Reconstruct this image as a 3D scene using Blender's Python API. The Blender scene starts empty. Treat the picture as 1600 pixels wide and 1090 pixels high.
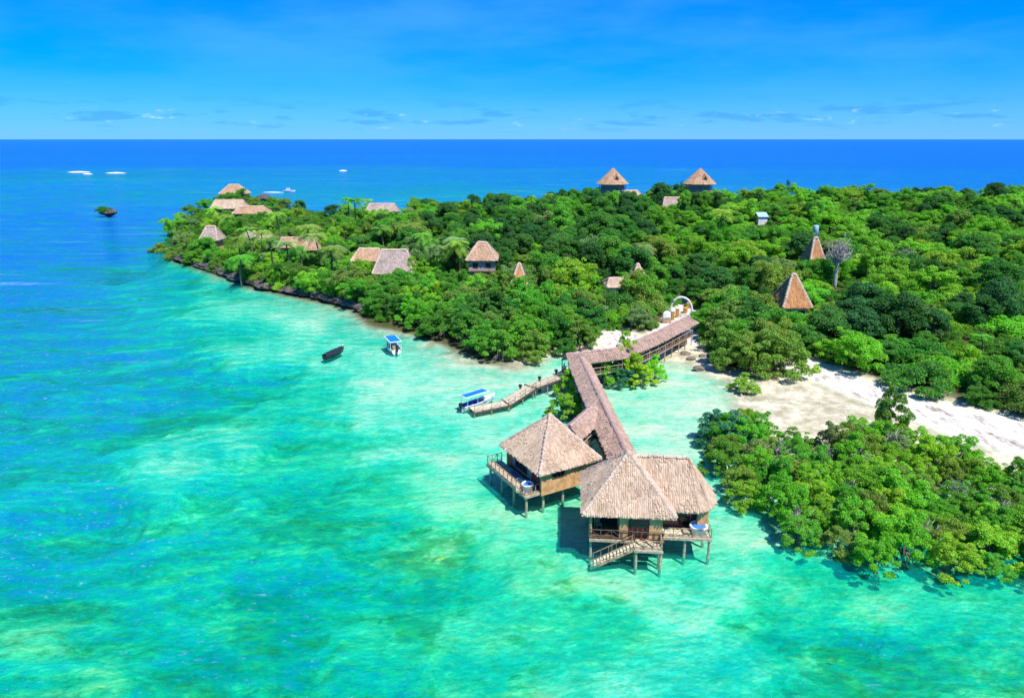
import bpy, math, random
import numpy as np
from mathutils import Vector, Matrix, noise as mnoise

random.seed(7)
RNG = np.random.default_rng(11)
SC = bpy.context.scene
COL = SC.collection
R = math.radians

# ------------------------------------------------------------------ camera, sky, sun, exposure
CAM_H, F_PX = 36.0, 1067.0
PITCH = math.atan((545 - 217) / F_PX)
cam_d = bpy.data.cameras.new('camera'); cam = bpy.data.objects.new('camera', cam_d); COL.objects.link(cam)
cam_d.sensor_width = 36; cam_d.lens = 24.0; cam_d.clip_end = 120000; cam_d.clip_start = 0.5
cam.location = (0, 0, CAM_H); cam.rotation_euler = (R(90) - PITCH, 0, 0)
SC.camera = cam

SUN_EL = R(60.5)
SUN_VEC = Vector((0.66, -0.75, 0)).normalized()          # horizontal direction towards the sun
sun_d = bpy.data.lights.new('sun', 'SUN'); sun = bpy.data.objects.new('sun', sun_d); COL.objects.link(sun)
sun_d.energy = 4.6; sun_d.angle = R(0.55); sun_d.color = (1.0, 0.955, 0.87)
sdir = Vector((SUN_VEC.x * math.cos(SUN_EL), SUN_VEC.y * math.cos(SUN_EL), math.sin(SUN_EL)))
sun.rotation_euler = sdir.to_track_quat('Z', 'Y').to_euler()

SC.view_settings.view_transform = 'Standard'; SC.view_settings.look = 'None'
SC.view_settings.gamma = 1.0; SC.view_settings.use_curve_mapping = False
SC.view_settings.exposure = 0.62
SC.render.engine = 'CYCLES'
SC.cycles.max_bounces = 8; SC.cycles.transparent_max_bounces = 12; SC.cycles.diffuse_bounces = 3
SC.cycles.caustics_reflective = False; SC.cycles.caustics_refractive = False
SC.cycles.use_denoising = True
SC.cycles.sample_clamp_indirect = 4.0

class NT:
    """small node-tree writer"""
    def __init__(s, tree):
        s.t = tree; tree.nodes.clear()
    def n(s, typ, **kw):
        nd = s.t.nodes.new(typ)
        for k, v in kw.items():
            if k.startswith('i_'):
                key = k[2:]
                key = int(key) if key.isdigit() else key.replace('_', ' ')
                s.set(nd.inputs[key], v)
            else:
                setattr(nd, k, v)
        return nd
    def set(s, sock, v):
        if isinstance(v, bpy.types.NodeSocket): s.t.links.new(v, sock)
        elif isinstance(v, bpy.types.Node): s.t.links.new(v.outputs[0], sock)
        else:
            if hasattr(sock, 'default_value') and sock.type == 'RGBA' and len(v) == 3: v = (*v, 1)
            sock.default_value = v
    def math(s, op, a, b=None, c=None, clamp=False):
        nd = s.t.nodes.new('ShaderNodeMath'); nd.operation = op; nd.use_clamp = clamp
        s.set(nd.inputs[0], a)
        if b is not None: s.set(nd.inputs[1], b)
        if c is not None: s.set(nd.inputs[2], c)
        return nd.outputs[0]
    def mix(s, f, a, b, blend='MIX'):
        nd = s.t.nodes.new('ShaderNodeMix'); nd.data_type = 'RGBA'; nd.blend_type = blend; nd.clamp_factor = True
        s.set(nd.inputs[0], f); s.set(nd.inputs[6], a); s.set(nd.inputs[7], b)
        return nd.outputs[2]
    def ramp(s, f, stops, interp='LINEAR'):
        nd = s.t.nodes.new('ShaderNodeValToRGB'); cr = nd.color_ramp; cr.interpolation = interp
        while len(cr.elements) < len(stops): cr.elements.new(0.5)
        for e, (p, c) in zip(cr.elements, stops):
            e.position = p; e.color = (*c, 1) if len(c) == 3 else c
        s.set(nd.inputs[0], f)
        return nd.outputs[0]
    def step(s, v, lo, hi, a=0.0, b=1.0):
        nd = s.t.nodes.new('ShaderNodeMapRange'); nd.interpolation_type = 'SMOOTHSTEP'
        s.set(nd.inputs[0], v)
        for i, q in zip((1, 2, 3, 4), (lo, hi, a, b)): nd.inputs[i].default_value = q
        return nd.outputs[0]
    def noise(s, vec, scale, detail=3.0, rough=0.55, dist=0.0):
        nd = s.t.nodes.new('ShaderNodeTexNoise'); s.set(nd.inputs['Vector'], vec)
        nd.inputs['Scale'].default_value = scale; nd.inputs['Detail'].default_value = detail
        nd.inputs['Roughness'].default_value = rough; nd.inputs['Distortion'].default_value = dist
        return nd.outputs[0]
    def mapping(s, vec, scale=(1, 1, 1), rot=(0, 0, 0), loc=(0, 0, 0)):
        nd = s.t.nodes.new('ShaderNodeMapping'); s.set(nd.inputs[0], vec)
        nd.inputs['Scale'].default_value = scale; nd.inputs['Rotation'].default_value = rot; nd.inputs['Location'].default_value = loc
        return nd.outputs[0]

W = bpy.data.worlds.new('World'); SC.world = W; W.use_nodes = True
w = NT(W.node_tree)
tc = w.n('ShaderNodeTexCoord').outputs['Generated']
sky = w.n('ShaderNodeTexSky', sky_type='NISHITA', sun_disc=False, sun_elevation=SUN_EL,
          sun_rotation=math.atan2(SUN_VEC.x, SUN_VEC.y), altitude=20.0, air_density=1.0, dust_density=0.25, ozone_density=3.0)
sep = w.n('ShaderNodeSeparateXYZ', i_0=tc)
elev = sep.outputs[2]
# tropical air, deeply blue: the same colour response for every direction of the sky
skyc = w.n('ShaderNodeGamma', i_0=sky.outputs[0], i_1=1.0).outputs[0]
skyc = w.mix(1.0, skyc, (0.15, 0.68, 1.62), 'MULTIPLY')
skyc = w.n('ShaderNodeHueSaturation', i_Saturation=1.12, i_Value=1.0, i_Color=skyc).outputs[0]
skyc = w.mix(w.math('MULTIPLY', w.step(elev, -0.01, 0.09, 1.0, 0.0), 0.5), skyc, (3.3, 6.6, 12.5))
# low cumulus line over the horizon, all the way round
cv = w.mapping(tc, scale=(11, 11, 75))
cn = w.noise(cv, 1.0, 6.0, 0.6)
band = w.math('MULTIPLY', w.step(elev, 0.004, 0.022), w.step(elev, 0.030, 0.060, 1.0, 0.0))
grey = w.math('MULTIPLY', band, w.step(cn, 0.52, 0.62))
skyc = w.mix(w.math('MULTIPLY', grey, 0.32), skyc, (0.03, 2.2, 7.6))
cn2 = w.noise(w.mapping(tc, scale=(26, 26, 110), loc=(3.3, 1.1, 0)), 1.0, 5.0, 0.6)
band2 = w.math('MULTIPLY', w.step(elev, 0.010, 0.020), w.step(elev, 0.030, 0.040, 1.0, 0.0))
puff = w.math('MULTIPLY', band2, w.step(cn2, 0.60, 0.72))
skyc = w.mix(w.math('MULTIPLY', puff, 0.75), skyc, (5.0, 7.8, 10.5))
hz = w.noise(w.mapping(tc, scale=(2.0, 2.0, 9)), 1.0, 5.0, 0.6)
veil = w.math('MULTIPLY', w.step(elev, 0.0, 0.10), w.math('MULTIPLY', w.step(hz, 0.38, 0.72), 0.30))
skyc = w.mix(veil, skyc, (1.7, 5.4, 10.5))
bg = w.n('ShaderNodeBackground', i_Color=skyc, i_Strength=0.075)
w.n('ShaderNodeOutputWorld', i_Surface=bg)

# ------------------------------------------------------------------ survey helper: a sighted direction and a height give a place
def P(px, py, z=0.0):
    x = (px - 800) / F_PX; y = -(py - 545) / F_PX
    d = Vector((x, math.cos(PITCH) + y * math.sin(PITCH), -math.sin(PITCH) + y * math.cos(PITCH)))
    t = (z - CAM_H) / d.z
    return Vector((d.x * t, d.y * t, z))
def Q(X, Y, Z):
    v = Z - CAM_H
    dep = Y * math.cos(PITCH) - v * math.sin(PITCH); up = Y * math.sin(PITCH) + v * math.cos(PITCH)
    return 800 + F_PX * X / dep, 545 - F_PX * up / dep, dep

# ------------------------------------------------------------------ materials
MATS = {}
def material(name):
    m = bpy.data.materials.new(name); m.use_nodes = True; MATS[name] = m
    return m, NT(m.node_tree)
def finish(t, shader, vol=None):
    t.n('ShaderNodeOutputMaterial', i_Surface=shader)
def simple(name, col, rough=0.7, var=0.25, scale=3.0, bump=0.0, metal=0.0, stretch=(1, 1, 1), spec=0.35, dark=None, island=0.0):
    m, t = material(name)
    o = t.n('ShaderNodeTexCoord').outputs['Object']
    v = t.mapping(o, scale=stretch)
    n1 = t.noise(v, scale, 4.0, 0.6)
    c2 = dark or tuple(q * (1 - var * 1.6) for q in col)
    c = t.mix(t.step(n1, 0.3, 0.72), c2, tuple(min(1, q * (1 + var * 0.6)) for q in col))
    if island:
        g = t.n('ShaderNodeNewGeometry').outputs['Random Per Island']
        c = t.mix(t.math('MULTIPLY', g, island), c, tuple(q * 0.35 for q in col))
    b = t.n('ShaderNodeBsdfPrincipled', i_Base_Color=c, i_Roughness=rough, i_Metallic=metal)
    b.inputs['Specular IOR Level'].default_value = spec
    if bump:
        n2 = t.noise(v, scale * 5, 3.0)
        bp = t.n('ShaderNodeBump', i_Strength=bump, i_Distance=0.03, i_Height=n2)
        t.set(b.inputs['Normal'], bp)
    finish(t, b); return m
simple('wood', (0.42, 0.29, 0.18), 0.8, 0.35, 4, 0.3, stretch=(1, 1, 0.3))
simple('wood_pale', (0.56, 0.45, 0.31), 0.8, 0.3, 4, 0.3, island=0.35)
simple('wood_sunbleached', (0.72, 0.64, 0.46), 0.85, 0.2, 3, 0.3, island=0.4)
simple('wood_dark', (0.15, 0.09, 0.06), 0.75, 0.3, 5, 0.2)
simple('wood_red', (0.36, 0.06, 0.045), 0.5, 0.3, 5, 0.1)
simple('plaster', (0.66, 0.36, 0.16), 0.9, 0.22, 1.6, 0.35)
simple('plaster_grey', (0.42, 0.36, 0.31), 0.9, 0.2, 1.5, 0.3)
simple('plaster_white', (0.72, 0.70, 0.66), 0.9, 0.12, 1.5, 0.2)
simple('ochre', (0.52, 0.30, 0.08), 0.85, 0.25, 2.5, 0.3)
simple('boat_white', (0.80, 0.81, 0.82), 0.3, 0.06, 2, 0.0, spec=0.5)
simple('boat_blue', (0.02, 0.10, 0.42), 0.45, 0.2, 3)
simple('canvas_blue', (0.0, 0.17, 0.62), 0.7, 0.10, 2.5, 0.2)
simple('tar_black', (0.022, 0.026, 0.038), 0.45, 0.4, 5, 0.4)
simple('room_shade', (0.03, 0.025, 0.03), 0.9, 0.2, 2)  # near-black colour that paints in the shade of veranda and rooms
simple('tub_white', (0.82, 0.82, 0.80), 0.25, 0.03, 2)
simple('tub_water', (0.05, 0.20, 0.55), 0.05, 0.15, 3, 0.2, spec=0.6)
simple('linen', (0.78, 0.76, 0.74), 0.9, 0.1, 4, 0.3)
simple('lounge_cloth', (0.10, 0.12, 0.30), 0.9, 0.2, 4, 0.2)
simple('coral_rock', (0.12, 0.10, 0.09), 0.95, 0.45, 1.2, 0.8, dark=(0.025, 0.022, 0.02))
simple('bark', (0.20, 0.165, 0.13), 0.9, 0.3, 3, 0.5)
simple('bark_pale', (0.42, 0.38, 0.35), 0.9, 0.25, 3, 0.4)
simple('twig_grey', (0.38, 0.34, 0.32), 0.9, 0.25, 3)
simple('twig_tan', (0.40, 0.30, 0.19), 0.9, 0.25, 3)
simple('stone_white', (0.72, 0.71, 0.69), 0.85, 0.18, 1.5, 0.4)
simple('tank_blue', (0.05, 0.22, 0.45), 0.5, 0.15, 1)
simple('sheet_metal', (0.35, 0.52, 0.62), 0.5, 0.15, 1)
simple('foam', (0.85, 0.87, 0.86), 0.9, 0.08, 0.4, 0.5)
simple('bank_sand', (0.80, 0.75, 0.66), 0.95, 0.1, 0.1)
simple('coral_yellow', (0.42, 0.50, 0.06), 0.9, 0.4, 1.5, 0.6, dark=(0.05, 0.22, 0.08))
simple('skin', (0.20, 0.11, 0.07), 0.6, 0.1, 5)
simple('shirt', (0.75, 0.73, 0.70), 0.9, 0.1, 8)
simple('shorts', (0.35, 0.24, 0.14), 0.9, 0.1, 8)
simple('hair', (0.02, 0.016, 0.014), 0.7, 0.1, 8)
simple('ridge_pink', (0.52, 0.36, 0.32), 0.9, 0.25, 5, 0.6, island=0.3)
m, t = material('glass_dark')
b = t.n('ShaderNodeBsdfPrincipled', i_Base_Color=(0.012, 0.014, 0.018), i_Roughness=0.08); finish(t, b)

def thatch(name, col, col2):
    m, t = material(name)
    geo = t.n('ShaderNodeNewGeometry'); isl = geo.outputs['Random Per Island']
    o = t.n('ShaderNodeTexCoord').outputs['Object']
    big = t.noise(o, 0.55, 4, 0.6)
    fine = t.noise(o, 14.0, 3, 0.7)
    c = t.mix(t.step(isl, 0.05, 0.95), col2, col)
    c = t.mix(t.math('MULTIPLY', t.step(big, 0.42, 0.72), 0.5), c, tuple(q * 0.62 for q in col2))
    c = t.mix(t.math('MULTIPLY', t.step(fine, 0.45, 0.75), 0.5), c, tuple(q * 0.45 for q in col2))
    b = t.n('ShaderNodeBsdfPrincipled', i_Base_Color=c, i_Roughness=0.95); b.inputs['Specular IOR Level'].default_value = 0.1
    bp = t.n('ShaderNodeBump', i_Strength=0.6, i_Distance=0.04, i_Height=fine); t.set(b.inputs['Normal'], bp)
    finish(t, b)
thatch('thatch_villa', (0.64, 0.475, 0.345), (0.47, 0.335, 0.235))
thatch('thatch_hip', (0.60, 0.455, 0.36), (0.49, 0.36, 0.275))
thatch('thatch_walk', (0.53, 0.375, 0.305), (0.34, 0.235, 0.185))
thatch('thatch_orange', (0.52, 0.27, 0.12), (0.38, 0.18, 0.075))
thatch('thatch_tan', (0.50, 0.33, 0.21), (0.37, 0.23, 0.14))
thatch('thatch_grey', (0.44, 0.36, 0.31), (0.31, 0.245, 0.21))
thatch('thatch_pale', (0.56, 0.43, 0.31), (0.44, 0.32, 0.22))

def leafmat(name, trans=0.45, rough=0.6, own=False):
    m, t = material(name)
    oi = t.n('ShaderNodeObjectInfo'); isl = t.n('ShaderNodeNewGeometry').outputs['Random Per Island']
    c = oi.outputs['Color']
    if own: c = t.ramp(oi.outputs['Random'], [(0.0, (.07, .21, .03)), (0.3, (.10, .29, .03)), (0.6, (.12, .33, .03)), (0.8, (.17, .36, .03)), (1.0, (.13, .24, .045))])
    hs = t.n('ShaderNodeHueSaturation', i_Color=c)
    t.set(hs.inputs['Hue'], t.math('MULTIPLY_ADD', isl, 0.05, 0.475))
    t.set(hs.inputs['Value'], t.math('MULTIPLY_ADD', isl, 0.9, 0.68))
    cc = hs.outputs[0]
    b = t.n('ShaderNodeBsdfPrincipled', i_Base_Color=cc, i_Roughness=rough); b.inputs['Specular IOR Level'].default_value = 0.25
    tr = t.n('ShaderNodeBsdfTranslucent', i_Color=t.mix(1.0, cc, (1.25, 1.2, 0.6), 'MULTIPLY'))
    mx = t.n('ShaderNodeMixShader', i_0=trans); t.set(mx.inputs[1], b); t.set(mx.inputs[2], tr)
    finish(t, mx)
leafmat('leaf'); leafmat('leaf_mass', own=True)

# ground: seabed sand, sea grass, beach, forest floor, coral rock
m, t = material('ground')
pos = t.n('ShaderNodeNewGeometry').outputs['Position']
grass = t.n('ShaderNodeAttribute', attribute_name='grass').outputs['Fac']
land = t.n('ShaderNodeAttribute', attribute_name='land').outputs['Fac']
wet = t.n('ShaderNodeAttribute', attribute_name='wet').outputs['Fac']
n_s = t.noise(t.mapping(pos, scale=(0.7, 1.5, 0.2), rot=(0, 0, 0.35)), 0.8, 8, 0.72, 0.4)
n_m = t.noise(t.mapping(pos, scale=(0.8, 1.2, 0.2), loc=(31, 7, 0), rot=(0, 0, -0.5)), 0.33, 9, 0.72, 0.8)
n_l = t.noise(t.mapping(pos, scale=(0.6, 1.3, 0.2), loc=(3, 17, 0), rot=(0, 0, 0.4)), 0.10, 8, 0.68, 0.7)
sand = t.mix(t.step(n_s, 0.3, 0.7), (0.50, 0.49, 0.35), (0.84, 0.80, 0.62))
wv = t.n('ShaderNodeTexWave', i_Scale=0.55, i_Distortion=9.0, i_Detail=4.0, i_Vector=t.mapping(pos, rot=(0, 0, 1.2)))
wv.inputs['Detail Scale'].default_value = 1.4
sand = t.mix(t.math('MULTIPLY', t.step(wv.outputs[0], 0.45, 0.8), 0.32), sand, (0.40, 0.44, 0.29))
sand = t.mix(t.step(grass, 0.02, 0.55), sand, t.mix(1.0, sand, (0.5, 0.93, 0.62), 'MULTIPLY'))          # algal film where sea grass grows
gm = t.math('ADD', t.math('MULTIPLY', n_m, 0.55), t.math('MULTIPLY', n_l, 0.45))
gm = t.math('ADD', gm, t.math('MULTIPLY', t.math('SUBTRACT', grass, 0.62), 0.27))
sg = t.mix(t.step(n_s, 0.35, 0.65), (0.004, 0.17, 0.03), (0.05, 0.42, 0.09))
c = t.mix(t.math('MULTIPLY', t.step(gm, 0.465, 0.56), 0.80), sand, sg)
wetc = t.mix(t.step(t.noise(pos, 0.35, 7, 0.7), 0.35, 0.62), (0.27, 0.23, 0.13), (0.60, 0.54, 0.41))
wetc = t.mix(t.math('MULTIPLY', t.step(t.noise(t.mapping(pos, scale=(1, 1, 1), rot=(0, 0, 0.6)), 1.1, 8, 0.75, 1.0), 0.52, 0.66), 0.55), wetc, (0.14, 0.12, 0.07))
specks = t.noise(pos, 2.6, 5, 0.8)
wetc = t.mix(t.math('MULTIPLY', t.step(specks, 0.58, 0.70), 0.7), wetc, (0.12, 0.10, 0.06))
drift = t.noise(t.mapping(pos, scale=(1, 0.35, 1), rot=(0, 0, 0.64)), 0.9, 8, 0.75)
dry = t.mix(t.step(drift, 0.52, 0.64), (0.55, 0.51, 0.46), (0.24, 0.20, 0.15))
dry = t.mix(t.math('MULTIPLY', t.step(specks, 0.60, 0.70), 0.6), dry, (0.16, 0.13, 0.09))
c = t.mix(wet, c, wetc)
sandm = t.n('ShaderNodeAttribute', attribute_name='drysand').outputs['Fac']
c = t.mix(sandm, c, dry)
floor = t.mix(t.step(n_s, 0.35, 0.65), (0.035, 0.06, 0.012), (0.10, 0.085, 0.04))
c = t.mix(land, c, floor)
b = t.n('ShaderNodeBsdfPrincipled', i_Base_Color=c, i_Roughness=0.95); b.inputs['Specular IOR Level'].default_value = 0.1
bp = t.n('ShaderNodeBump', i_Strength=0.5, i_Distance=0.12, i_Height=n_s); t.set(b.inputs['Normal'], bp)
finish(t, b)

# sea water: surface reflection + light that the water column lets through + light it scatters back (by depth)
m, t = material('sea_water')
pos = t.n('ShaderNodeNewGeometry').outputs['Position']
dep = t.n('ShaderNodeAttribute', attribute_name='depth').outputs['Fac']
cdist = t.n('ShaderNodeVectorMath', operation='LENGTH'); t.set(cdist.inputs[0], pos)
far = t.step(cdist.outputs['Value'], 60, 700)
rip1 = t.noise(t.mapping(pos, scale=(0.7, 1.5, 1), rot=(0, 0, -0.58)), 2.1, 5, 0.62, 0.9)
rip2 = t.noise(t.mapping(pos, scale=(0.65, 1.4, 1), rot=(0, 0, -0.5)), 0.55, 5, 0.62, 0.6)
rip3 = t.noise(t.mapping(pos, scale=(0.45, 1.3, 1), rot=(0, 0, -0.5)), 0.13, 8, 0.76, 0.7)
rip4 = t.noise(t.mapping(pos, scale=(0.3, 1.0, 1), rot=(0, 0, -0.1)), 0.012, 7, 0.7, 0.5)
h = t.math('ADD', t.math('MULTIPLY', rip1, 0.34), t.math('MULTIPLY', rip2, 0.66))
ripple_shade = t.math('ADD', t.math('MULTIPLY_ADD', t.step(rip1, .3, .7), 1.0, -0.5), t.math('MULTIPLY_ADD', t.step(rip2, .3, .7), 1.0, -0.5))
d2 = t.math('MULTIPLY', dep, t.math('ADD', 1.0, t.math('MULTIPLY', ripple_shade, 0.8)))  # ripple light and dark put into the water colour through scaled depth
d2 = t.math('MULTIPLY', d2, t.math('ADD', 0.18, t.math('MULTIPLY', t.step(rip3, .33, .66), 1.45)))
d2 = t.math('MULTIPLY', d2, t.math('ADD', 0.75, t.math('MULTIPLY', t.step(rip4, .25, .75), 0.5)))
d2 = t.math('MAXIMUM', d2, 0.0)
def ex(k): return t.math('EXPONENT', t.math('MULTIPLY', d2, -k))
tcol = t.n('ShaderNodeCombineColor', i_0=ex(1.25), i_1=ex(0.05), i_2=ex(0.14)).outputs[0]
body = t.ramp(t.math('DIVIDE', d2, 24.0), [(0.0, (0.03, 0.58, 0.36)), (0.06, (0.0, 0.41, 0.37)), (0.13, (0.0, 0.31, 0.41)), (0.25, (0.0, 0.20, 0.42)), (0.62, (0.0, 0.11, 0.40)), (1.0, (0.0, 0.085, 0.41))])
bump = t.n('ShaderNodeBump', i_Strength=0.8, i_Distance=0.42, i_Height=h)
crest_glint = t.math('MULTIPLY', t.step(rip1, 0.58, 0.72), t.step(rip2, 0.46, 0.62))
body = t.mix(t.math('MULTIPLY', crest_glint, t.step(dep, 0.8, 3.0)), body, (0.36, 0.56, 0.58))  # sparkle on the ripple tops, painted pale into the diffuse colour
pale_streak = t.noise(t.mapping(pos, scale=(0.22, 1.5, 1), rot=(0, 0, -0.28)), 0.055, 9, 0.74, 0.6)
pale_streak = t.math('MULTIPLY', t.step(pale_streak, 0.55, 0.70), t.step(rip2, 0.36, 0.60))
pale_streak = t.math('MULTIPLY', pale_streak, t.math('MULTIPLY', t.step(dep, 2.0, 4.5), t.step(dep, 12.0, 18.0, 1.0, 0.0)))
body = t.mix(t.math('MULTIPLY', pale_streak, 0.6), body, (0.27, 0.52, 0.56))  # pale cyan streaks mixed into the body colour over middle depths
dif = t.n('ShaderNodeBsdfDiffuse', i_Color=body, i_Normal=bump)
trn = t.n('ShaderNodeBsdfTransparent', i_Color=tcol)
mb = t.n('ShaderNodeMixShader', i_0=t.math('SUBTRACT', 1.0, ex(0.21))); t.set(mb.inputs[1], trn); t.set(mb.inputs[2], dif)
glo = t.n('ShaderNodeBsdfGlossy', i_Color=(1, 1, 1), i_Roughness=0.12, i_Normal=bump)
fr = t.n('ShaderNodeFresnel', i_IOR=1.33, i_Normal=bump)
fs = t.math('MULTIPLY', fr, t.math('MULTIPLY_ADD', far, -0.25, 0.5))
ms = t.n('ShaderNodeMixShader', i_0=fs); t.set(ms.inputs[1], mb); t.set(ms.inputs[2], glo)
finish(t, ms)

# ------------------------------------------------------------------ mesh helpers
def tag(o, label=None, cat=None, group=None, kind=None):
    if label: o['label'] = label
    if cat: o['category'] = cat
    if group: o['group'] = group
    if kind: o['kind'] = kind
    return o
def link(o, parent=None):
    COL.objects.link(o)
    if parent is not None: o.parent = parent
    return o
def empty(name, loc=(0, 0, 0), rz=0.0):
    o = bpy.data.objects.new(name, None); o.empty_display_size = 0.3
    COL.objects.link(o); o.location = loc; o.rotation_euler = (0, 0, rz); return o
def mesh_np(name, V, Fq, mat, parent=None, smooth=False):
    """V (n,3) floats, Fq (m,k) ints"""
    me = bpy.data.meshes.new(name); V = np.asarray(V, np.float32); Fq = np.asarray(Fq, np.int32)
    k = Fq.shape[1]
    me.vertices.add(len(V)); me.vertices.foreach_set('co', V.ravel())
    me.loops.add(Fq.size); me.loops.foreach_set('vertex_index', Fq.ravel())
    me.polygons.add(len(Fq)); me.polygons.foreach_set('loop_start', np.arange(0, Fq.size, k, dtype=np.int32))
    if smooth: me.polygons.foreach_set('use_smooth', np.ones(len(Fq), bool))
    me.update(calc_edges=True)
    me.materials.append(MATS[mat])
    return link(bpy.data.objects.new(name, me), parent)

class MB:
    def __init__(s): s.v = []; s.f = []
    def add(s, vs, fs):
        b = len(s.v); s.v += [tuple(q) for q in vs]; s.f += [tuple(i + b for i in f) for f in fs]; return s
    def box(s, c, d, rz=0.0, bev=0.0):
        cx, cy, cz = c; a, b_, h_ = d[0] / 2, d[1] / 2, d[2] / 2; co, si = math.cos(rz), math.sin(rz)
        vs = []
        for z in (-h_, h_):
            for x, y in ((-a, -b_), (a, -b_), (a, b_), (-a, b_)):
                vs.append((cx + x * co - y * si, cy + x * si + y * co, cz + z))
        return s.add(vs, [(0, 3, 2, 1), (4, 5, 6, 7), (0, 1, 5, 4), (1, 2, 6, 5), (2, 3, 7, 6), (3, 0, 4, 7)])
    def beam(s, p, q, w_, h_):
        p, q = Vector(p), Vector(q); d = (q - p).normalized()
        up = Vector((0, 0, 1)) if abs(d.z) < 0.95 else Vector((0, 1, 0))
        sx = d.cross(up).normalized() * (w_ / 2); sz = sx.cross(d).normalized() * (h_ / 2)
        vs = [e + a * sx + b_ * sz for e in (p, q) for a, b_ in ((-1, -1), (1, -1), (1, 1), (-1, 1))]
        return s.add(vs, [(0, 1, 2, 3), (7, 6, 5, 4), (0, 4, 5, 1), (1, 5, 6, 2), (2, 6, 7, 3), (3, 7, 4, 0)])
    def tube(s, pts, rads, n=7, cap=True):
        pts = [Vector(p) for p in pts]
        if not hasattr(rads, '__len__'): rads = [rads] * len(pts)
        rings = []
        for i, p in enumerate(pts):
            d = (pts[min(i + 1, len(pts) - 1)] - pts[max(i - 1, 0)]).normalized()
            up = Vector((0, 0, 1)) if abs(d.z) < 0.9 else Vector((1, 0, 0))
            a = d.cross(up).normalized(); b_ = a.cross(d).normalized()
            rings.append([p + (a * math.cos(2 * math.pi * k / n) + b_ * math.sin(2 * math.pi * k / n)) * rads[i] for k in range(n)])
        vs = [v for r_ in rings for v in r_]; fs = []
        for i in range(len(pts) - 1):
            for k in range(n):
                a = i * n + k; b_ = i * n + (k + 1) % n
                fs.append((a, b_, b_ + n, a + n))
        if cap: fs.append(tuple(range(n - 1, -1, -1))); fs.append(tuple(range(len(vs) - n, len(vs))))
        return s.add(vs, fs)
    def lathe(s, c, prof, n=20, sx=1.0, sy=1.0):
        vs = [(c[0] + r_ * math.cos(2 * math.pi * k / n) * sx, c[1] + r_ * math.sin(2 * math.pi * k / n) * sy, c[2] + z) for r_, z in prof for k in range(n)]
        fs = [(i * n + k, i * n + (k + 1) % n, (i + 1) * n + (k + 1) % n, (i + 1) * n + k) for i in range(len(prof) - 1) for k in range(n)]
        fs.append(tuple(range(n - 1, -1, -1))); fs.append(tuple(range(len(vs) - n, len(vs))))
        return s.add(vs, fs)
    def build(s, name, mat, parent=None, smooth=False, label=None, kind=None):
        me = bpy.data.meshes.new(name); me.from_pydata(s.v, [], s.f); me.materials.append(MATS[mat])
        if smooth: me.polygons.foreach_set('use_smooth', [True] * len(me.polygons))
        me.update(); o = link(bpy.data.objects.new(name, me), parent)
        if label: o['label'] = label
        if kind: o['kind'] = kind
        return o
def copy_tree(o, parent=None):
    c = o.copy(); COL.objects.link(c); c.parent = parent
    for ch in list(o.children): copy_tree(ch, c)
    return c

# ------------------------------------------------------------------ the island, the beach, the sea floor and the sea
def poly_px(pts): return np.array([tuple(P(*p))[:2] for p in pts])
BACK = np.array([(420, 70), (520, 240), (500, 395), (330, 372), (262, 362), (180, 352), (100, 345), (40, 338), (-10, 328), (-50, 322), (-78, 326), (-92, 338),
                 (-112, 352), (-134, 372), (-152, 374), (-151, 350), (-147, 318), (-137, 280), (-121, 243), (-111, 222)])
SHORE = np.vstack([poly_px([(268, 408), (300, 417), (345, 432), (400, 452), (450, 462), (500, 472), (548, 483), (578, 508), (640, 520), (700, 540), (745, 560), (800, 575),
                            (838, 566), (870, 548), (925, 550), (970, 545), (1040, 562), (1092, 572), (1128, 592), (1150, 618), (1162, 650), (1200, 690), (1300, 725), (1450, 745), (1600, 775), (1800, 850)]), BACK])
FOREST = np.vstack([poly_px([(272, 402), (300, 413), (345, 427), (400, 446), (450, 455), (500, 465), (545, 475), (578, 498), (640, 510), (700, 528), (745, 548), (800, 563),
                             (835, 558), (862, 545), (920, 540), (932, 522), (965, 514), (1005, 524), (1034, 507), (1044, 488), (1054, 470), (1078, 466), (1092, 498), (1100, 530), (1135, 578), (1210, 585), (1222, 550), (1300, 572), (1400, 608), (1500, 632), (1600, 657),
                             (1800, 720)]), BACK + np.array([(0, 8)] + [(-3, -3)] * 19)])
def inside(poly, X, Y):
    x2, y2 = np.roll(poly[:, 0], -1), np.roll(poly[:, 1], -1); r = np.zeros(X.shape, bool)
    for x1, y1, xb, yb in zip(poly[:, 0], poly[:, 1], x2, y2):
        c = ((y1 > Y) != (yb > Y)) & (X < (xb - x1) * (Y - y1) / (yb - y1 + 1e-12) + x1)
        r ^= c
    return r
def sdist(poly, X, Y):
    d = np.full(X.shape, 1e9); q = np.roll(poly, -1, 0)
    for (x1, y1), (xb, yb) in zip(poly, q):
        dx, dy = xb - x1, yb - y1; t_ = np.clip(((X - x1) * dx + (Y - y1) * dy) / (dx * dx + dy * dy + 1e-12), 0, 1)
        d = np.minimum(d, np.hypot(X - x1 - t_ * dx, Y - y1 - t_ * dy))
    return np.where(inside(poly, X, Y), d, -d)
def sm(x, a, b):
    t_ = np.clip((x - a) / (b - a), 0, 1); return t_ * t_ * (3 - 2 * t_)
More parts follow.
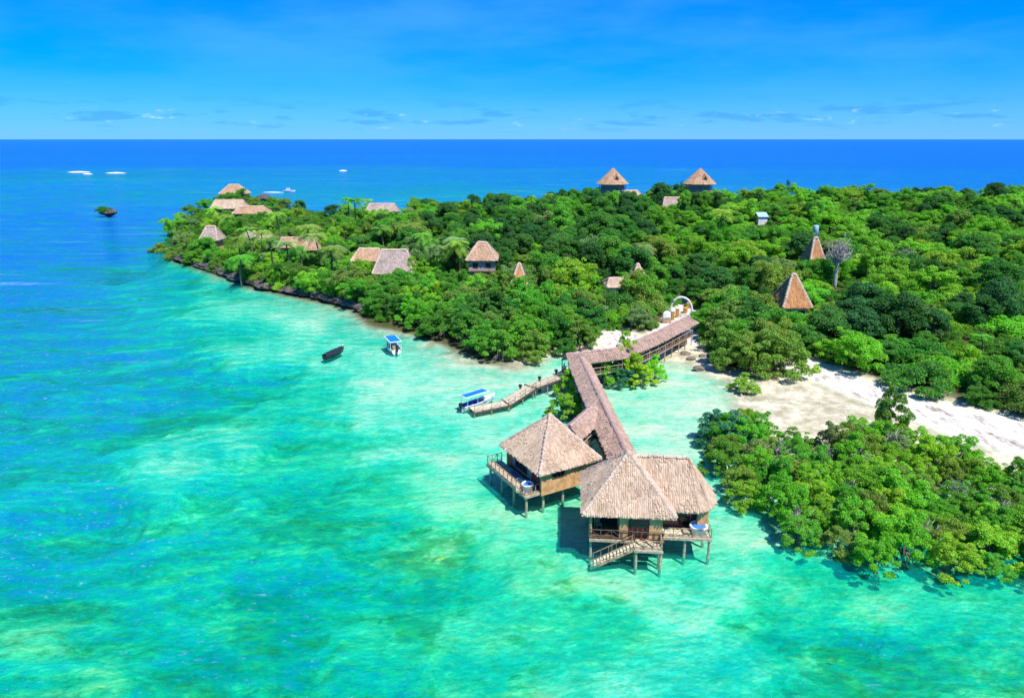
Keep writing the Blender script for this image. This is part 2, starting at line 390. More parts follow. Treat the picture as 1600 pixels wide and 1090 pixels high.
# soundings: where, how deep (m), how much sea grass (0..1)
SOUND = [(0, 235, 30, 0.3), (400, 235, 30, 0.3), (800, 235, 30, 0.3), (1200, 235, 32, 0.3), (1600, 235, 34, 0.3), (0, 258, 22, 0.3), (400, 256, 20, 0.3), (800, 256, 20, 0.3), (1200, 256, 24, 0.3), (1600, 258, 26, 0.3),
         (0, 272, 10.4, 0.3), (150, 272, 6.5, 0.3), (350, 270, 9.1, 0.3), (600, 268, 9.1, 0.3), (800, 272, 10.4, 0.3), (1000, 272, 11.7, 0.3), (1300, 275, 15.6, 0.3), (1600, 280, 16.9, 0.3),
         (0, 300, 10.4, 0.4), (120, 305, 9.1, 0.4), (250, 300, 7.8, 0.4), (420, 295, 7.8, 0.4), (560, 292, 7.8, 0.4), (680, 296, 5.2, 0.4), (650, 285, 8.45, 0.4), (860, 284, 11.7, 0.3),
         (0, 345, 13, 0.4), (120, 350, 13, 0.4), (210, 350, 10.4, 0.4), (235, 390, 7.15, 0.4), (0, 400, 13, 0.4), (120, 400, 11.05, 0.4), (200, 420, 5, 0.4), (260, 425, 3, 0.4),
         (0, 450, 8.5, 0.5), (90, 470, 7, 0.5), (180, 460, 5, 0.4), (250, 460, 3.2, 0.2), (320, 455, 1.6, 0.1), (400, 475, 0.8, 0.05), (480, 490, 0.5, 0),
         (0, 520, 9, 0.5), (80, 510, 6, 0.4), (110, 590, 2.7, 0.1), (40, 560, 9, 0.5), (180, 560, 5.5, 0.5), (230, 520, 3.6, 0.2), (320, 520, 1.9, 0.1), (420, 540, 0.9, 0.05), (560, 570, 0.5, 0), (650, 590, 0.45, 0),
         (0, 620, 6.5, 0.5), (60, 660, 5.2, 0.4), (160, 640, 4.2, 0.4), (280, 600, 4.4, 0.5), (380, 600, 3.4, 0.4), (480, 620, 1.4, 0.3), (600, 640, 0.6, 0.05), (700, 600, 0.42, 0),
         (50, 735, 2.7, 0.1), (0, 700, 4.6, 0.3), (150, 720, 3, 0.3), (230, 705, 1.1, 0.05), (290, 735, 1, 0.05), (330, 690, 1.4, 0.1), (420, 680, 2.6, 0.5), (520, 690, 1.8, 0.5), (600, 700, 0.9, 0.1), (700, 690, 0.72, 0.15),
         (0, 800, 5.5, 0.46), (120, 800, 4.6, 0.46), (250, 790, 3.0, 0.46), (360, 790, 2.5, 0.41), (450, 760, 2.4, 0.75), (520, 780, 1.5, 1), (600, 790, 1.5, 0.6), (700, 780, 0.66, 0.25), (760, 720, 0.54, 0.1),
         (0, 900, 3.2, 0.51), (150, 900, 2.7, 0.46), (300, 900, 2.3, 0.46), (430, 950, 2, 1), (520, 880, 2.2, 0.6), (600, 900, 1.8, 0.5), (680, 860, 1.5, 0.9), (740, 940, 1.2, 0.3), (660, 930, 1.5, 0.8),
         (0, 1050, 2.3, 0.61), (150, 1060, 2.1, 0.66), (300, 1060, 2.6, 0.66), (450, 1050, 2.3, 0.6), (600, 1040, 1.7, 0.5), (720, 1040, 1.4, 0.4), (560, 1000, 1.9, 0.5),
         (820, 800, 0.66, 0.3), (860, 900, 0.72, 0.45), (940, 950, 1.2, 0.5), (800, 1040, 1.4, 0.45), (900, 1050, 1.3, 0.25), (960, 860, 0.66, 0.2), (1000, 900, 0.66, 0.25),
         (1060, 920, 1, 0.2), (1160, 900, 0.6, 0.2), (1120, 1000, 1.1, 0.1), (1050, 1050, 1.2, 0.1), (1230, 960, 1.4, 0.65), (1300, 1000, 1.7, 0.9), (1400, 1020, 1.8, 0.9), (1500, 980, 1.5, 0.6), (1590, 960, 1.1, 0.4), (1300, 920, 1.2, 0.5), (1450, 930, 1.1, 0.3),
         (1150, 820, 0.48, 0.25), (1080, 760, 0.48, 0.15), (1040, 700, 0.42, 0.1), (1060, 660, 0.27, 0.1), (1020, 620, 0.24, 0.15), (1090, 630, 0.21, 0.1), (980, 620, 0.33, 0.1), (860, 640, 0.42, 0.1), (800, 660, 0.42, 0.1), (850, 580, 0.36, 0.1), (780, 600, 0.3, 0), (740, 640, 0.42, 0),
         (1200, 1070, 1.3, 0.3), (1500, 1070, 1.5, 0.5)]
SW = np.array([tuple(P(a, b_))[:2] for a, b_, _, _ in SOUND]); SA = np.arctan2(SW[:, 0], SW[:, 1]); SB = np.log(np.hypot(SW[:, 0], SW[:, 1]))
SD = np.log(np.array([q[2] for q in SOUND])); SG = np.array([q[3] for q in SOUND])
def soundings(X, Y):
    A = np.arctan2(X, Y); B = np.log(np.hypot(X, Y) + 1e-6); num = np.zeros(X.shape); numg = np.zeros(X.shape); den = np.zeros(X.shape)
    A = np.clip(A, -0.75, 0.75); B = np.clip(B, 3.3, 8.2)
    wa = np.array([mnoise.fractal(Vector((p_ * 9, q_ * 9, 0.0)), 0.8, 2.0, 6) for p_, q_ in zip(A.ravel().tolist(), B.ravel().tolist())]).reshape(A.shape)
    wb = np.array([mnoise.fractal(Vector((p_ * 9, q_ * 9, 7.3)), 0.8, 2.0, 6) for p_, q_ in zip(A.ravel().tolist(), B.ravel().tolist())]).reshape(A.shape)
    A = A + 0.05 * wa; B = B + 0.06 * wb
    for a, b_, d, g in zip(SA, SB, SD, SG):
        r2 = (A - a) ** 2 * 1.2 + (B - b_) ** 2 * 1.6
        wt = 1.0 / (r2 + 0.0008) ** 2.0; num += wt * d; numg += wt * g; den += wt
    return np.exp(num / den), numg / den
HILL = [(62, 285, 55, 4.5), (110, 290, 55, 3.5), (-30, 260, 50, 2.0), (180, 310, 60, 4.5), (260, 325, 60, 4.5), (340, 330, 70, 4.5), (-150, 335, 30, 1.5)]
def ground_z(X, Y, full=False):
    X = np.asarray(X, float); Y = np.asarray(Y, float)
    ds = sdist(SHORE, X, Y); df = sdist(FOREST, X, Y)
    dep, gr = soundings(X, Y)
    shelf = 0.10 + 0.8 * sm(Y, 120, 260)
    zsea = -np.minimum(dep, 0.05 + np.maximum(-ds, 0) * shelf)
    zl = np.minimum(ds * 0.022, 0.55) + sm(df, -0.5, 2.5) * 0.7 + sm(df, 3, 60) * 3.0
    for hx, hy, hr, hh in HILL: zl += np.where(df > 0, hh * np.exp(-((X - hx) ** 2 + (Y - hy) ** 2) / hr ** 2), 0)
    z = np.where(ds > 0, zl, zsea)
    if full: return z, ds, df, gr
    return z
GX, GY = np.arange(-230, 540, 1.5), np.arange(20, 430, 1.5)
GXX, GYY = np.meshgrid(GX, GY); GZZ, _s, GDF, _g = ground_z(GXX.ravel(), GYY.ravel(), True)
GZL = GZZ.reshape(GXX.shape).tolist(); GDL = GDF.reshape(GXX.shape).tolist()
def lookup(T, x, y):
    i = min(max((x - GX[0]) / 1.5, 0), len(GX) - 2.001); j = min(max((y - GY[0]) / 1.5, 0), len(GY) - 2.001); i0, j0 = int(i), int(j); u, v = i - i0, j - j0
    return (T[j0][i0] * (1 - u) + T[j0][i0 + 1] * u) * (1 - v) + (T[j0 + 1][i0] * (1 - u) + T[j0 + 1][i0 + 1] * u) * v
def gz(x, y): return lookup(GZL, float(x), float(y))

def polar_sheet(radii, az):
    A, Rr = np.meshgrid(az, radii); X = (Rr * np.sin(A)); Y = (Rr * np.cos(A))
    nr, na = A.shape; idx = np.arange(nr * na).reshape(nr, na)
    a = idx[:-1, :]; b_ = np.roll(idx, -1, 1)[:-1, :]; c_ = np.roll(idx, -1, 1)[1:, :]; d = idx[1:, :]
    Fq = np.stack([a, b_, c_, d], -1).reshape(-1, 4)
    return X.ravel(), Y.ravel(), Fq
AZ = np.radians(np.concatenate([np.arange(-48, 48, 0.22), np.arange(48, 312, 6.0)]))
def attr(me, name, vals):
    a = me.attributes.new(name, 'FLOAT', 'POINT'); a.data.foreach_set('value', np.asarray(vals, np.float32))
rad = np.concatenate([[0.5, 10, 18], np.geomspace(24, 460, 400), np.geomspace(480, 4000, 24)])
X, Y, Fq = polar_sheet(rad, AZ)
z, ds, df, gr = ground_z(X, Y, True)
flat = (ds > -4) & (ds < 22) & (df < 1) & (X > 10)          # runnels and puddles on the tidal flat
for i in np.nonzero(flat)[0]: z[i] += 0.16 * mnoise.fractal(Vector((X[i] * .22, Y[i] * .22, 3.0)), 0.7, 2.0, 5)
gro = mesh_np('ground', np.stack([X, Y, z], 1), Fq, 'ground', smooth=True); gro['kind'] = 'structure'
gro['label'] = 'sandy sea floor rising to the beach and the wooded island'
DRY = poly_px([(1232, 553), (1300, 578), (1400, 615), (1500, 640), (1600, 662), (1800, 720), (1800, 790), (1600, 716), (1500, 690), (1420, 655), (1340, 625), (1290, 605), (1225, 580)])
DRY2 = poly_px([(932, 524), (965, 518), (1005, 528), (1038, 508), (1050, 484), (1056, 470), (1076, 468), (1088, 500), (1105, 540), (1060, 545), (1000, 535), (985, 548), (940, 546)])
dd = np.maximum(sdist(DRY, X, Y), sdist(DRY2, X, Y))
wetv = sm(ds, -4.0, 0.8) * (1 - sm(dd, -1.2, 0.8)) * sm(X, -70, 10) + 0.75 * sm(ds, -12, -1) * sm(-X, -10, 15)
attr(gro.data, 'grass', gr); attr(gro.data, 'land', np.maximum(sm(df, -0.6, 0.9) * (1 - sm(dd, -1.0, 0.5)), sm(ds, -1.5, 0.6) * sm(-X, -6, 6)))
attr(gro.data, 'wet', np.clip(wetv, 0, 1) * 0.85); attr(gro.data, 'drysand', sm(dd, -1.5, 1.5))

rad = np.concatenate([[0.5, 10, 18], np.geomspace(24, 460, 300), np.geomspace(480, 60000, 90)])
X, Y, Fq = polar_sheet(rad, AZ)
z, ds, df, gr = ground_z(X, Y, True)
flat = (ds > -4) & (ds < 22) & (df < 1) & (X > 10)
for i in np.nonzero(flat)[0]: z[i] += 0.16 * mnoise.fractal(Vector((X[i] * .22, Y[i] * .22, 3.0)), 0.7, 2.0, 5)
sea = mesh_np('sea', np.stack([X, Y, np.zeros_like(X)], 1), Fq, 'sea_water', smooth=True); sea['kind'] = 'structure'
sea['label'] = 'turquoise lagoon turning deep blue towards the horizon'
attr(sea.data, 'depth', np.maximum(-z, 0))

# ------------------------------------------------------------------ thatch, railings, piles
def thatch_face(mb, A, B, C, D, course=0.32, width=0.2, lift=0.075, jit=0.3, rough=0.0, rnd=random):
    """rows of reed bundles from the eave A-B up to D-C, lined up in columns"""
    A, B, C, D = Vector(A), Vector(B), Vector(C), Vector(D)
    n = (B - A).cross((C + D) / 2 - A).normalized()
    if n.z < 0: n = -n
    al = (B - A).normalized(); sl = max(((C + D) / 2 - (A + B) / 2).length, 0.1); rows = max(2, int(sl / course))
    nt = max(1, int(round((B - A).length / width))); cw = (B - A).length / nt
    edge = [k * cw + rnd.uniform(-.14, .14) * cw for k in range(nt + 1)]
    for r_ in range(rows):
        t0, t1 = r_ / rows, min(1.0, (r_ + 1.35) / rows)
        L0, R0, L1, R1 = A.lerp(D, t0), B.lerp(C, t0), A.lerp(D, t1), B.lerp(C, t1)
        dn = (L0 - L1 + R0 - R1).normalized(); a0, a1 = (L0 - A).dot(al), (R0 - A).dot(al); b0, b1 = (L1 - A).dot(al), (R1 - A).dot(al)
        o0, o1 = L0 - al * a0, L1 - al * b0
        for k in range(nt):
            u0, u1 = max(edge[k], a0), min(edge[k + 1], a1)
            if u1 - u0 < cw * .2: continue
            v0, v1 = min(max(u0, b0), b1), max(min(u1, b1), b0)
            li = lift * rnd.uniform(0.75, 1.3); ext = dn * (course * jit * rnd.uniform(-0.3, 1.0)); w_ = al * (rnd.uniform(-rough, rough) * cw)
            if r_ == 0: ext = dn * rnd.uniform(-.04, .16)
            bl, bm_, br = o0 + al * u0 + ext + w_, o0 + al * (u0 + u1) / 2 + ext * 1.2 + w_, o0 + al * u1 + ext + w_
            sag = n * (mnoise.noise(bm_ * .75) * .10 + mnoise.noise(bm_ * 2.3) * .05); bl, bm_, br = bl + sag, bm_ + sag, br + sag
            tl, tm, tr = o1 + al * v0, o1 + al * (v0 + v1) / 2, o1 + al * v1
            mb.add([bl + n * li * .2, bm_ + n * li, br + n * li * .2, tl + n * .0, tm + n * .05, tr + n * .0, bl - n * .03, bm_ - n * .03, br - n * .03],
                   [(0, 1, 4, 3), (1, 2, 5, 4), (6, 7, 1, 0), (7, 8, 2, 1)])
def ridge_roll(name, p, q, r_, mat, parent, n=None):
    """a thick uneven roll of thatch laid over a hip or a ridge, made of short lashed bundles"""
    p, q = Vector(p), Vector(q); mb = MB(); L_ = (q - p).length; n = n or max(3, int(L_ / 0.17))
    d = (q - p).normalized(); side = d.cross(Vector((0, 0, 1))).normalized(); up = side.cross(d).normalized()
    for i in range(n):
        a = p.lerp(q, i / n); b_ = p.lerp(q, (i + 1.18) / n); dz = Vector((0, 0, mnoise.noise(a * .9) * .07)); a, b_ = a + dz, b_ + dz
        rr = r_ * random.uniform(0.85, 1.15); off = up * random.uniform(-.02, .03) + side * random.uniform(-.05, .05)
        ring = [(-1.35, -.75), (-.75, .15), (0, .55), (.75, .15), (1.35, -.75)]
        vs = [e + off + side * x * rr * s_ + up * y * rr * s_ for e, s_ in ((a, 1.06), (b_, .9)) for x, y in ring]
        mb.add(vs, [(k, k + 1, k + 6, k + 5) for k in range(4)] + [(4, 3, 2, 1, 0)])
    return mb.build(name, mat, parent)
def hip_roof(parent, x0, x1, y0, y1, z0, h_, rid0, rid1, mat, apse=False, course=0.30, width=0.165, ry=None, hipmat='thatch_hip', roll=0.15, name='roof'):
    """hipped roof over the rectangle, ridge along x from rid0 to rid1; the +x end rounded when apse"""
    ym = (y0 + y1) / 2 if ry is None else ry; zr = z0 + h_
    e = [Vector((x0, y0, z0)), Vector((x1, y0, z0)), Vector((x1, y1, z0)), Vector((x0, y1, z0))]
    r0, r1 = Vector((rid0, ym, zr)), Vector((rid1, ym, zr))
    faces = [(e[0], e[1], r1, r0)] if not apse else []
    hips = [(e[0], r0), (e[3], r0)]
    if apse:
        cxe = rid1 + (x1 - rid1) * 0.25
        e[1] = Vector((cxe, y0, z0)); e[2] = Vector((cxe, y1, z0)); hw = (y1 - y0) / 2
        faces = [(e[0], e[1], r1, r0)]
        arc = [Vector((cxe + (x1 - cxe) * math.cos(a) ** .8, ym + hw * math.sin(a), z0)) for a in (R(-60), R(-30), 0.0, R(30), R(60))]
        ring = [e[1]] + arc + [e[2]]
        for a, b_ in zip(ring[:-1], ring[1:]): faces.append((a, b_, r1, r1))
        loop = [e[0]] + ring + [e[3]]
    else:
        faces.append((e[1], e[2], r1, r1)); hips += [(e[1], r1), (e[2], r1)]; loop = e
    faces += [(e[2], e[3], r0, r1), (e[3], e[0], r0, r0)]
    base = MB()
    bot = [v - Vector((0, 0, .16)) for v in loop]; nL = len(loop)
    for a, b_, c_, d in faces:
        base.add([a, b_, c_, d] if (c_ - d).length > 1e-4 else [a, b_, c_], [(0, 1, 2, 3)] if (c_ - d).length > 1e-4 else [(0, 1, 2)])
    base.add(list(loop) + bot, [(i, (i + 1) % nL, nL + (i + 1) % nL, nL + i) for i in range(nL)] + [tuple(range(2 * nL - 1, nL - 1, -1))])
    ro = base.build(name, mat, parent)
    th = MB()
    for f in faces: thatch_face(th, *f, course=course, width=width, jit=.55, rough=.35, lift=.085)
    o = th.build('thatch', mat, ro); o['kind'] = 'stuff'
    for a, b_ in hips: ridge_roll('hip_roll', a + (b_ - a) * .01 + Vector((0, 0, .06)), b_ + Vector((0, 0, .08)), roll, hipmat, ro)
    if (r1 - r0).length > 0.3: ridge_roll('ridge_roll', r0 + Vector((0, 0, .08)), r1 + Vector((0, 0, .08)), roll, hipmat, ro)
    else: MB().lathe((r0.x, r0.y, r0.z - .12), [(roll * 2.2, -.15), (roll * 1.9, .1), (roll * 1.1, .28), (.03, .36)], 9).build('roof_cap', hipmat, ro)
    return ro
def railing(parent, p, q, h_=1.05, bays=4, mat='wood', r_=0.035, braces=True, ends=(True, True)):
    p, q = Vector(p), Vector(q); up = Vector((0, 0, h_))
    ro = MB().beam(p + up, q + up, .06, .055).build('railing', mat, parent)
    MB().beam(p + up * .12, q + up * .12, .05, .05).build('lower_rail', mat, ro)
    for i in range(bays + 1):
        if (i == 0 and not ends[0]) or (i == bays and not ends[1]): continue
        a = p.lerp(q, i / bays); MB().beam(a, a + up * 1.03, .065, .065).build('post', mat, ro)
    if braces:
        for i in range(bays):
            a, b_ = p.lerp(q, (i + .06) / bays), p.lerp(q, (i + .94) / bays)
            if i % 2: MB().beam(a + up * .16, b_ + up * .96, .035, .035).build('brace', mat, ro)
            else: MB().beam(a + up * .96, b_ + up * .16, .035, .035).build('brace', mat, ro)
    return ro
def pile(parent, x, y, ztop, zbot, r_=0.13, mat='wood_pale'):
    return MB().tube([(x, y, zbot), (x + .02, y, (zbot + ztop) / 2), (x, y, ztop)], [r_ * 1.15, r_, r_ * .95], 8).build('pile', mat, parent)
def plank_deck(parent, x0, x1, y0, y1, z, mat, along='y', name='deck', pw=0.16, th=.12):
    fr = MB().box(((x0 + x1) / 2, (y0 + y1) / 2, z - th / 2 - .045), (x1 - x0 - .02, y1 - y0 - .02, th)).build(name, 'wood', parent)
    mb = MB(); u0, u1 = (x0, x1) if along == 'y' else (y0, y1); n = int((u1 - u0) / pw)
    for k in range(n):
        c_ = u0 + (k + .5) * (u1 - u0) / n; wd = (u1 - u0) / n - .015; zz = z - .02 + random.uniform(-.006, .006)
        if along == 'y': mb.box((c_, (y0 + y1) / 2, zz), (wd, y1 - y0, .04))
        else: mb.box(((x0 + x1) / 2, c_, zz), (x1 - x0, wd, .04))
    o = mb.build('planks', mat, fr); o['kind'] = 'stuff'
    return fr
def window(parent, c, w_, h_, ax='x', mat='wood_red', panes=(2, 2), name='window'):
    """frame, glazing bars and panes; the wall runs along ax; c lies on the wall face"""
    cx, cy, cz = c
    def bx(mb, u, v, du, dv, dd, off):
        if ax == 'x': mb.box((cx + u, cy - off, cz + v), (du, dd, dv))
        else: mb.box((cx - off, cy + u, cz + v), (dd, du, dv))
        return mb
    fr = MB()
    for s_ in (-1, 1):
        bx(fr, s_ * (w_ / 2 - .05), 0, .1, h_, .1, .03); bx(fr, 0, s_ * (h_ / 2 - .05), w_ - .2, .1, .1, .03)
    fo = fr.build(name, mat, parent)
    for i in range(1, panes[0]): bx(MB(), -w_ / 2 + w_ * i / panes[0], 0, .07, h_ - .2, .08, .028).build('mullion', mat, fo)
    for i in range(panes[0]):
        for j in range(panes[1]):
            bx(MB(), -w_ / 2 + w_ * (i + .5) / panes[0], -h_ / 2 + h_ * (j + .5) / panes[1], w_ / panes[0] - .09, h_ / panes[1] - .09, .03, .012).build('pane', 'glass_dark', fo)
    return fo

# ------------------------------------------------------------------ large villa on stilts
DK, EV = 2.1, 4.4
V1 = empty('stilt_villa', (10.5, 56.55, 0), R(-4.5))
tag(V1, 'large thatched villa on stilts with rounded side wing and stair down to the water', 'villa')
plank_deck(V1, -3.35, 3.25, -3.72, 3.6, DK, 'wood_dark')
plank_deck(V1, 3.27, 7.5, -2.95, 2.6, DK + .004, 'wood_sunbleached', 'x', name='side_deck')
plank_deck(V1, .55, 2.95, -4.9, -3.8, 1.9, 'wood_sunbleached', 'x', name='landing')
for x in (-3.2, -1.3, 3.05):
    for y in (-3.4, -.3, 3.3): pile(V1, x, y, DK - .12, -1.1)
for x, y in ((5.2, -2.8), (7.35, -2.8), (5.2, 2.4), (7.35, 2.4), (7.35, -.3)): pile(V1, x, y, DK - .12, -1.1)
for x in (.7, 2.8): pile(V1, x, -4.78, 1.75, -1.1); pile(V1, x, -3.8, 1.75, -1.1, .1)
hip_roof(V1, -4.05, 4.15, -3.88, 4.2, EV + .08, 4.25, .1, .2, 'thatch_villa')
hip_roof(V1, -1.0, 8.3, -2.5, 3.6, EV, 3.75, .6, 5.6, 'thatch_villa', apse=True, name='wing_roof', ry=.8)
zw, hw_ = DK + 1.15, 2.3
MB().box((-.35, -1.0, zw), (5.6, .2, hw_)).build('veranda_wall', 'room_shade', V1)
MB().box((-3.15, .9, zw), (.2, 4.4, hw_)).build('wall', 'plaster', V1)
MB().box((0, 3.1, zw), (6.1, .2, hw_)).build('wall', 'plaster', V1)
MB().box((-.35, -3.22, zw - .04), (.75, .7, hw_ - .1)).build('wall_pier', 'plaster', V1)
MB().box((2.45, -3.22, zw - .04), (1.15, .7, hw_ - .1)).build('wall_pier', 'plaster', V1)
MB().box((-.6, -2.0, zw - .04), (.25, 1.8, hw_ - .1)).build('wall', 'plaster', V1)
d = MB().box((.93, -3.4, zw - .04), (1.82, .12, hw_ - .1)).build('door', 'wood_red', V1)
for i in range(4):
    for j in range(2): MB().box((.27 + i * .44, -3.48, DK + .55 + j * .85), (.33, .06, .7)).build('pane', 'glass_dark', d)
MB().tube([(-3.25, -3.4, DK), (-3.25, -3.4, EV + .1)], .13, 8).build('corner_post', 'plaster', V1)
MB().tube([(-3.25, -.9, DK), (-3.25, -.9, EV + .1)], .11, 8).build('corner_post', 'wood', V1)
MB().box((5.0, -1.15, zw), (3.9, .2, hw_)).build('wing_wall', 'room_shade', V1)
window(V1, (4.65, -1.262, zw), 2.5, 1.9, 'x', 'wood_red', (3, 2))
MB().box((6.85, -1.5, zw), (.95, .7, hw_)).build('wall_pier', 'plaster', V1)
MB().box((7.2, .8, zw), (.2, 3.6, hw_)).build('wing_wall', 'plaster', V1)
MB().box((5.2, 2.5, zw), (4.0, .2, hw_)).build('wing_wall', 'plaster', V1)
railing(V1, (-3.3, -3.68, DK), (.5, -3.68, DK), .85, 4, 'wood_dark')
railing(V1, (.6, -3.68, DK), (2.95, -3.68, DK), .8, 4, 'wood_dark', braces=False)
railing(V1, (-3.3, -3.6, DK), (-3.3, -1.0, DK), .85, 3, 'wood_dark', ends=(False, True))
railing(V1, (.6, -4.84, 1.9), (2.9, -4.84, 1.9), .85, 3, 'wood')
railing(V1, (2.9, -4.76, 1.9), (2.9, -3.6, 1.9), .85, 2, 'wood', ends=(False, True))
railing(V1, (3.3, -2.9, DK), (7.45, -2.9, DK), .85, 5, 'wood')
railing(V1, (7.45, -2.8, DK), (7.45, 2.5, DK), .85, 6, 'wood', ends=(False, True))
MB().box((-1.4, -3.78, DK - .16), (3.9, .1, .24)).build('fascia', 'wood_pale', V1)
MB().box((5.35, -3.02, DK - .14), (4.3, .1, .24)).build('fascia', 'wood_pale', V1)
MB().box((1.75, -4.97, 1.77), (2.5, .1, .2)).build('fascia', 'wood_pale', V1)
st = MB().beam((.5, -4.82, 1.8), (-3.2, -4.82, -.3), .08, .24).beam((.5, -3.92, 1.8), (-3.2, -3.92, -.3), .08, .24).build('stair', 'wood', V1)
for i in range(13):
    f = (i + .5) / 13; MB().box((.5 - 3.7 * f, -4.37, 1.88 - 2.1 * f), (.26, .8, .05)).build('step', 'wood_sunbleached', st)
for y in (-4.86, -3.88):
    MB().beam((.45, y, 2.65), (-3.0, y, .65), .06, .06).build('handrail', 'wood', st)
    for i in range(6):
        f = i / 5; MB().beam((.4 - 3.35 * f, y, 1.8 - 1.9 * f), (.4 - 3.35 * f, y, 2.62 - 1.94 * f), .05, .05).build('baluster', 'wood', st)

def place(parent_world, lx, ly, lz):
    return parent_world.matrix_basis @ Vector((lx, ly, lz))
def hot_tub(loc, r_, label):
    t_ = empty('hot_tub', loc)
    MB().lathe((0, 0, 0), [(r_ * .86, 0), (r_ * .92, .55), (r_, .62), (r_, .76), (r_ * .93, .80), (r_ * .80, .76), (r_ * .76, .62)], 28).build('shell', 'tub_white', t_, True)
    MB().lathe((0, 0, .60), [(r_ * .77, 0), (r_ * .77, .055), (r_ * .76, .06)], 28).build('water', 'tub_water', t_)
    MB().box((-r_ - .28, -.1, .14), (.55, .8, .28)).build('step', 'wood_pale', t_)
    tag(t_, label, 'hot tub', 'hot tubs on the villa decks'); return t_
hot_tub(place(V1, 6.45, -2.05, DK + .01), .82, 'round white hot tub on side deck of the large villa')
def lounger(loc, rz, mat, label):
    t_ = empty('deck_lounger', loc, rz)
    MB().box((0, 0, .22), (.6, 1.1, .08)).build('seat', mat, t_)
    MB().beam((0, .55, .26), (0, .95, .45), .58, .08).build('backrest', mat, t_)
    for x in (-.26, .26):
        for y in (-.55, .55): MB().box((x, y, .09), (.06, .06, .18)).build('leg', 'wood', t_)
    t_.scale = (.72, .72, .6); tag(t_, label, 'lounger', 'loungers on the villa decks'); return t_
lounger(place(V1, 1.3, -4.2, 1.91), R(40), 'wood_pale', 'low tan lounger on the stair landing of the large villa, by the stair')
lounger(place(V1, 2.1, -4.1, 1.91), R(30), 'wood_pale', 'low tan lounger on the stair landing of the large villa, away from the stair')
def chair(loc, rz, mat, label):
    t_ = empty('veranda_chair', loc, rz)
    MB().box((0, 0, .42), (.55, .5, .06)).build('seat', mat, t_); MB().box((0, .26, .75), (.55, .06, .55)).build('backrest', mat, t_)
    for x in (-.24, .24):
        for y in (-.21, .21): MB().box((x, y, .2), (.05, .05, .4)).build('leg', mat, t_)
    tag(t_, label, 'chair'); return t_
chair(place(V1, -2.5, -2.0, DK + .01), R(20), 'wood', 'dark wooden chair in shaded veranda of the large villa')

# ------------------------------------------------------------------ small villa on stilts
V2 = empty('stilt_villa', (4.1, 65.75, 0), R(29.5))
tag(V2, 'smaller square thatched villa on stilts with curved side deck, nearer the jetty', 'villa')
D2 = 2.0
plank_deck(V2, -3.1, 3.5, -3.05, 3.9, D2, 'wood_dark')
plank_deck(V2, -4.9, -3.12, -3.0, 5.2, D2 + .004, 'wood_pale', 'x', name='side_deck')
for x, y in ((-4.6, -2.7), (-4.6, -.2), (-4.6, 2.4), (-4.6, 5.0), (-2.6, -2.7), (-.2, -2.7), (2.2, -2.7), (3.3, -2.7), (3.3, .2), (3.3, 3.7), (-3.0, 3.7), (0, 3.7)):
    pile(V2, x, y, D2 - .12, -1.1, .14)
hip_roof(V2, -3.75, 3.9, -3.75, 4.5, 4.3, 4.2, .05, .15, 'thatch_villa')
MB().box((.1, -3.2, 3.05), (6.6, .2, 2.75)).build('wall', 'plaster', V2)
window(V2, (-1.2, -3.312, 3.75), 1.5, .9, 'x', 'wood_dark', (3, 1))
MB().box((3.3, .4, 3.05), (.2, 7.0, 2.7)).build('wall', 'plaster', V2)
MB().box((0, 3.75, 3.1), (6.4, .2, 2.5)).build('wall', 'plaster', V2)
lw = MB().box((-2.55, .3, 3.15), (.2, 6.7, 2.3)).build('veranda_wall', 'plaster_grey', V2)
MB().box((-2.69, -1.3, 3.05), (.06, 1.5, 2.0)).build('door', 'wood_red', V2)
window(V2, (-2.662, 1.6, 3.15), 2.4, 1.8, 'y', 'wood_dark', (3, 2))
MB().tube([(-3.05, 3.8, D2), (-3.05, 3.8, 4.35)], .12, 8).build('corner_post', 'wood', V2)
railing(V2, (-4.85, -2.9, D2), (-4.85, 5.15, D2), .9, 9, 'wood', braces=False)
railing(V2, (-4.78, 5.15, D2), (-3.1, 5.15, D2), .9, 3, 'wood', ends=(False, True))
railing(V2, (-4.78, -2.95, D2), (-3.12, -2.95, D2), .9, 3, 'wood', braces=False, ends=(False, True))
MB().box((-4.96, 1.1, D2 - .14), (.1, 8.3, .26)).build('fascia', 'wood_pale', V2)
MB().box((-4.0, -3.08, D2 - .14), (1.9, .1, .26)).build('fascia', 'wood_pale', V2)
hot_tub(place(V2, -4.1, -2.1, D2 + .01), .62, 'round white hot tub at deck corner of the smaller villa')
lounger(place(V2, -3.6, 1.2, D2 + .01), R(30), 'lounge_cloth', 'dark blue cushioned lounger on shaded deck of the smaller villa')
lounger(place(V2, -3.65, -.4, D2 + .01), R(50), 'linen', 'pale cushioned lounger beside the hot tub of the smaller villa')

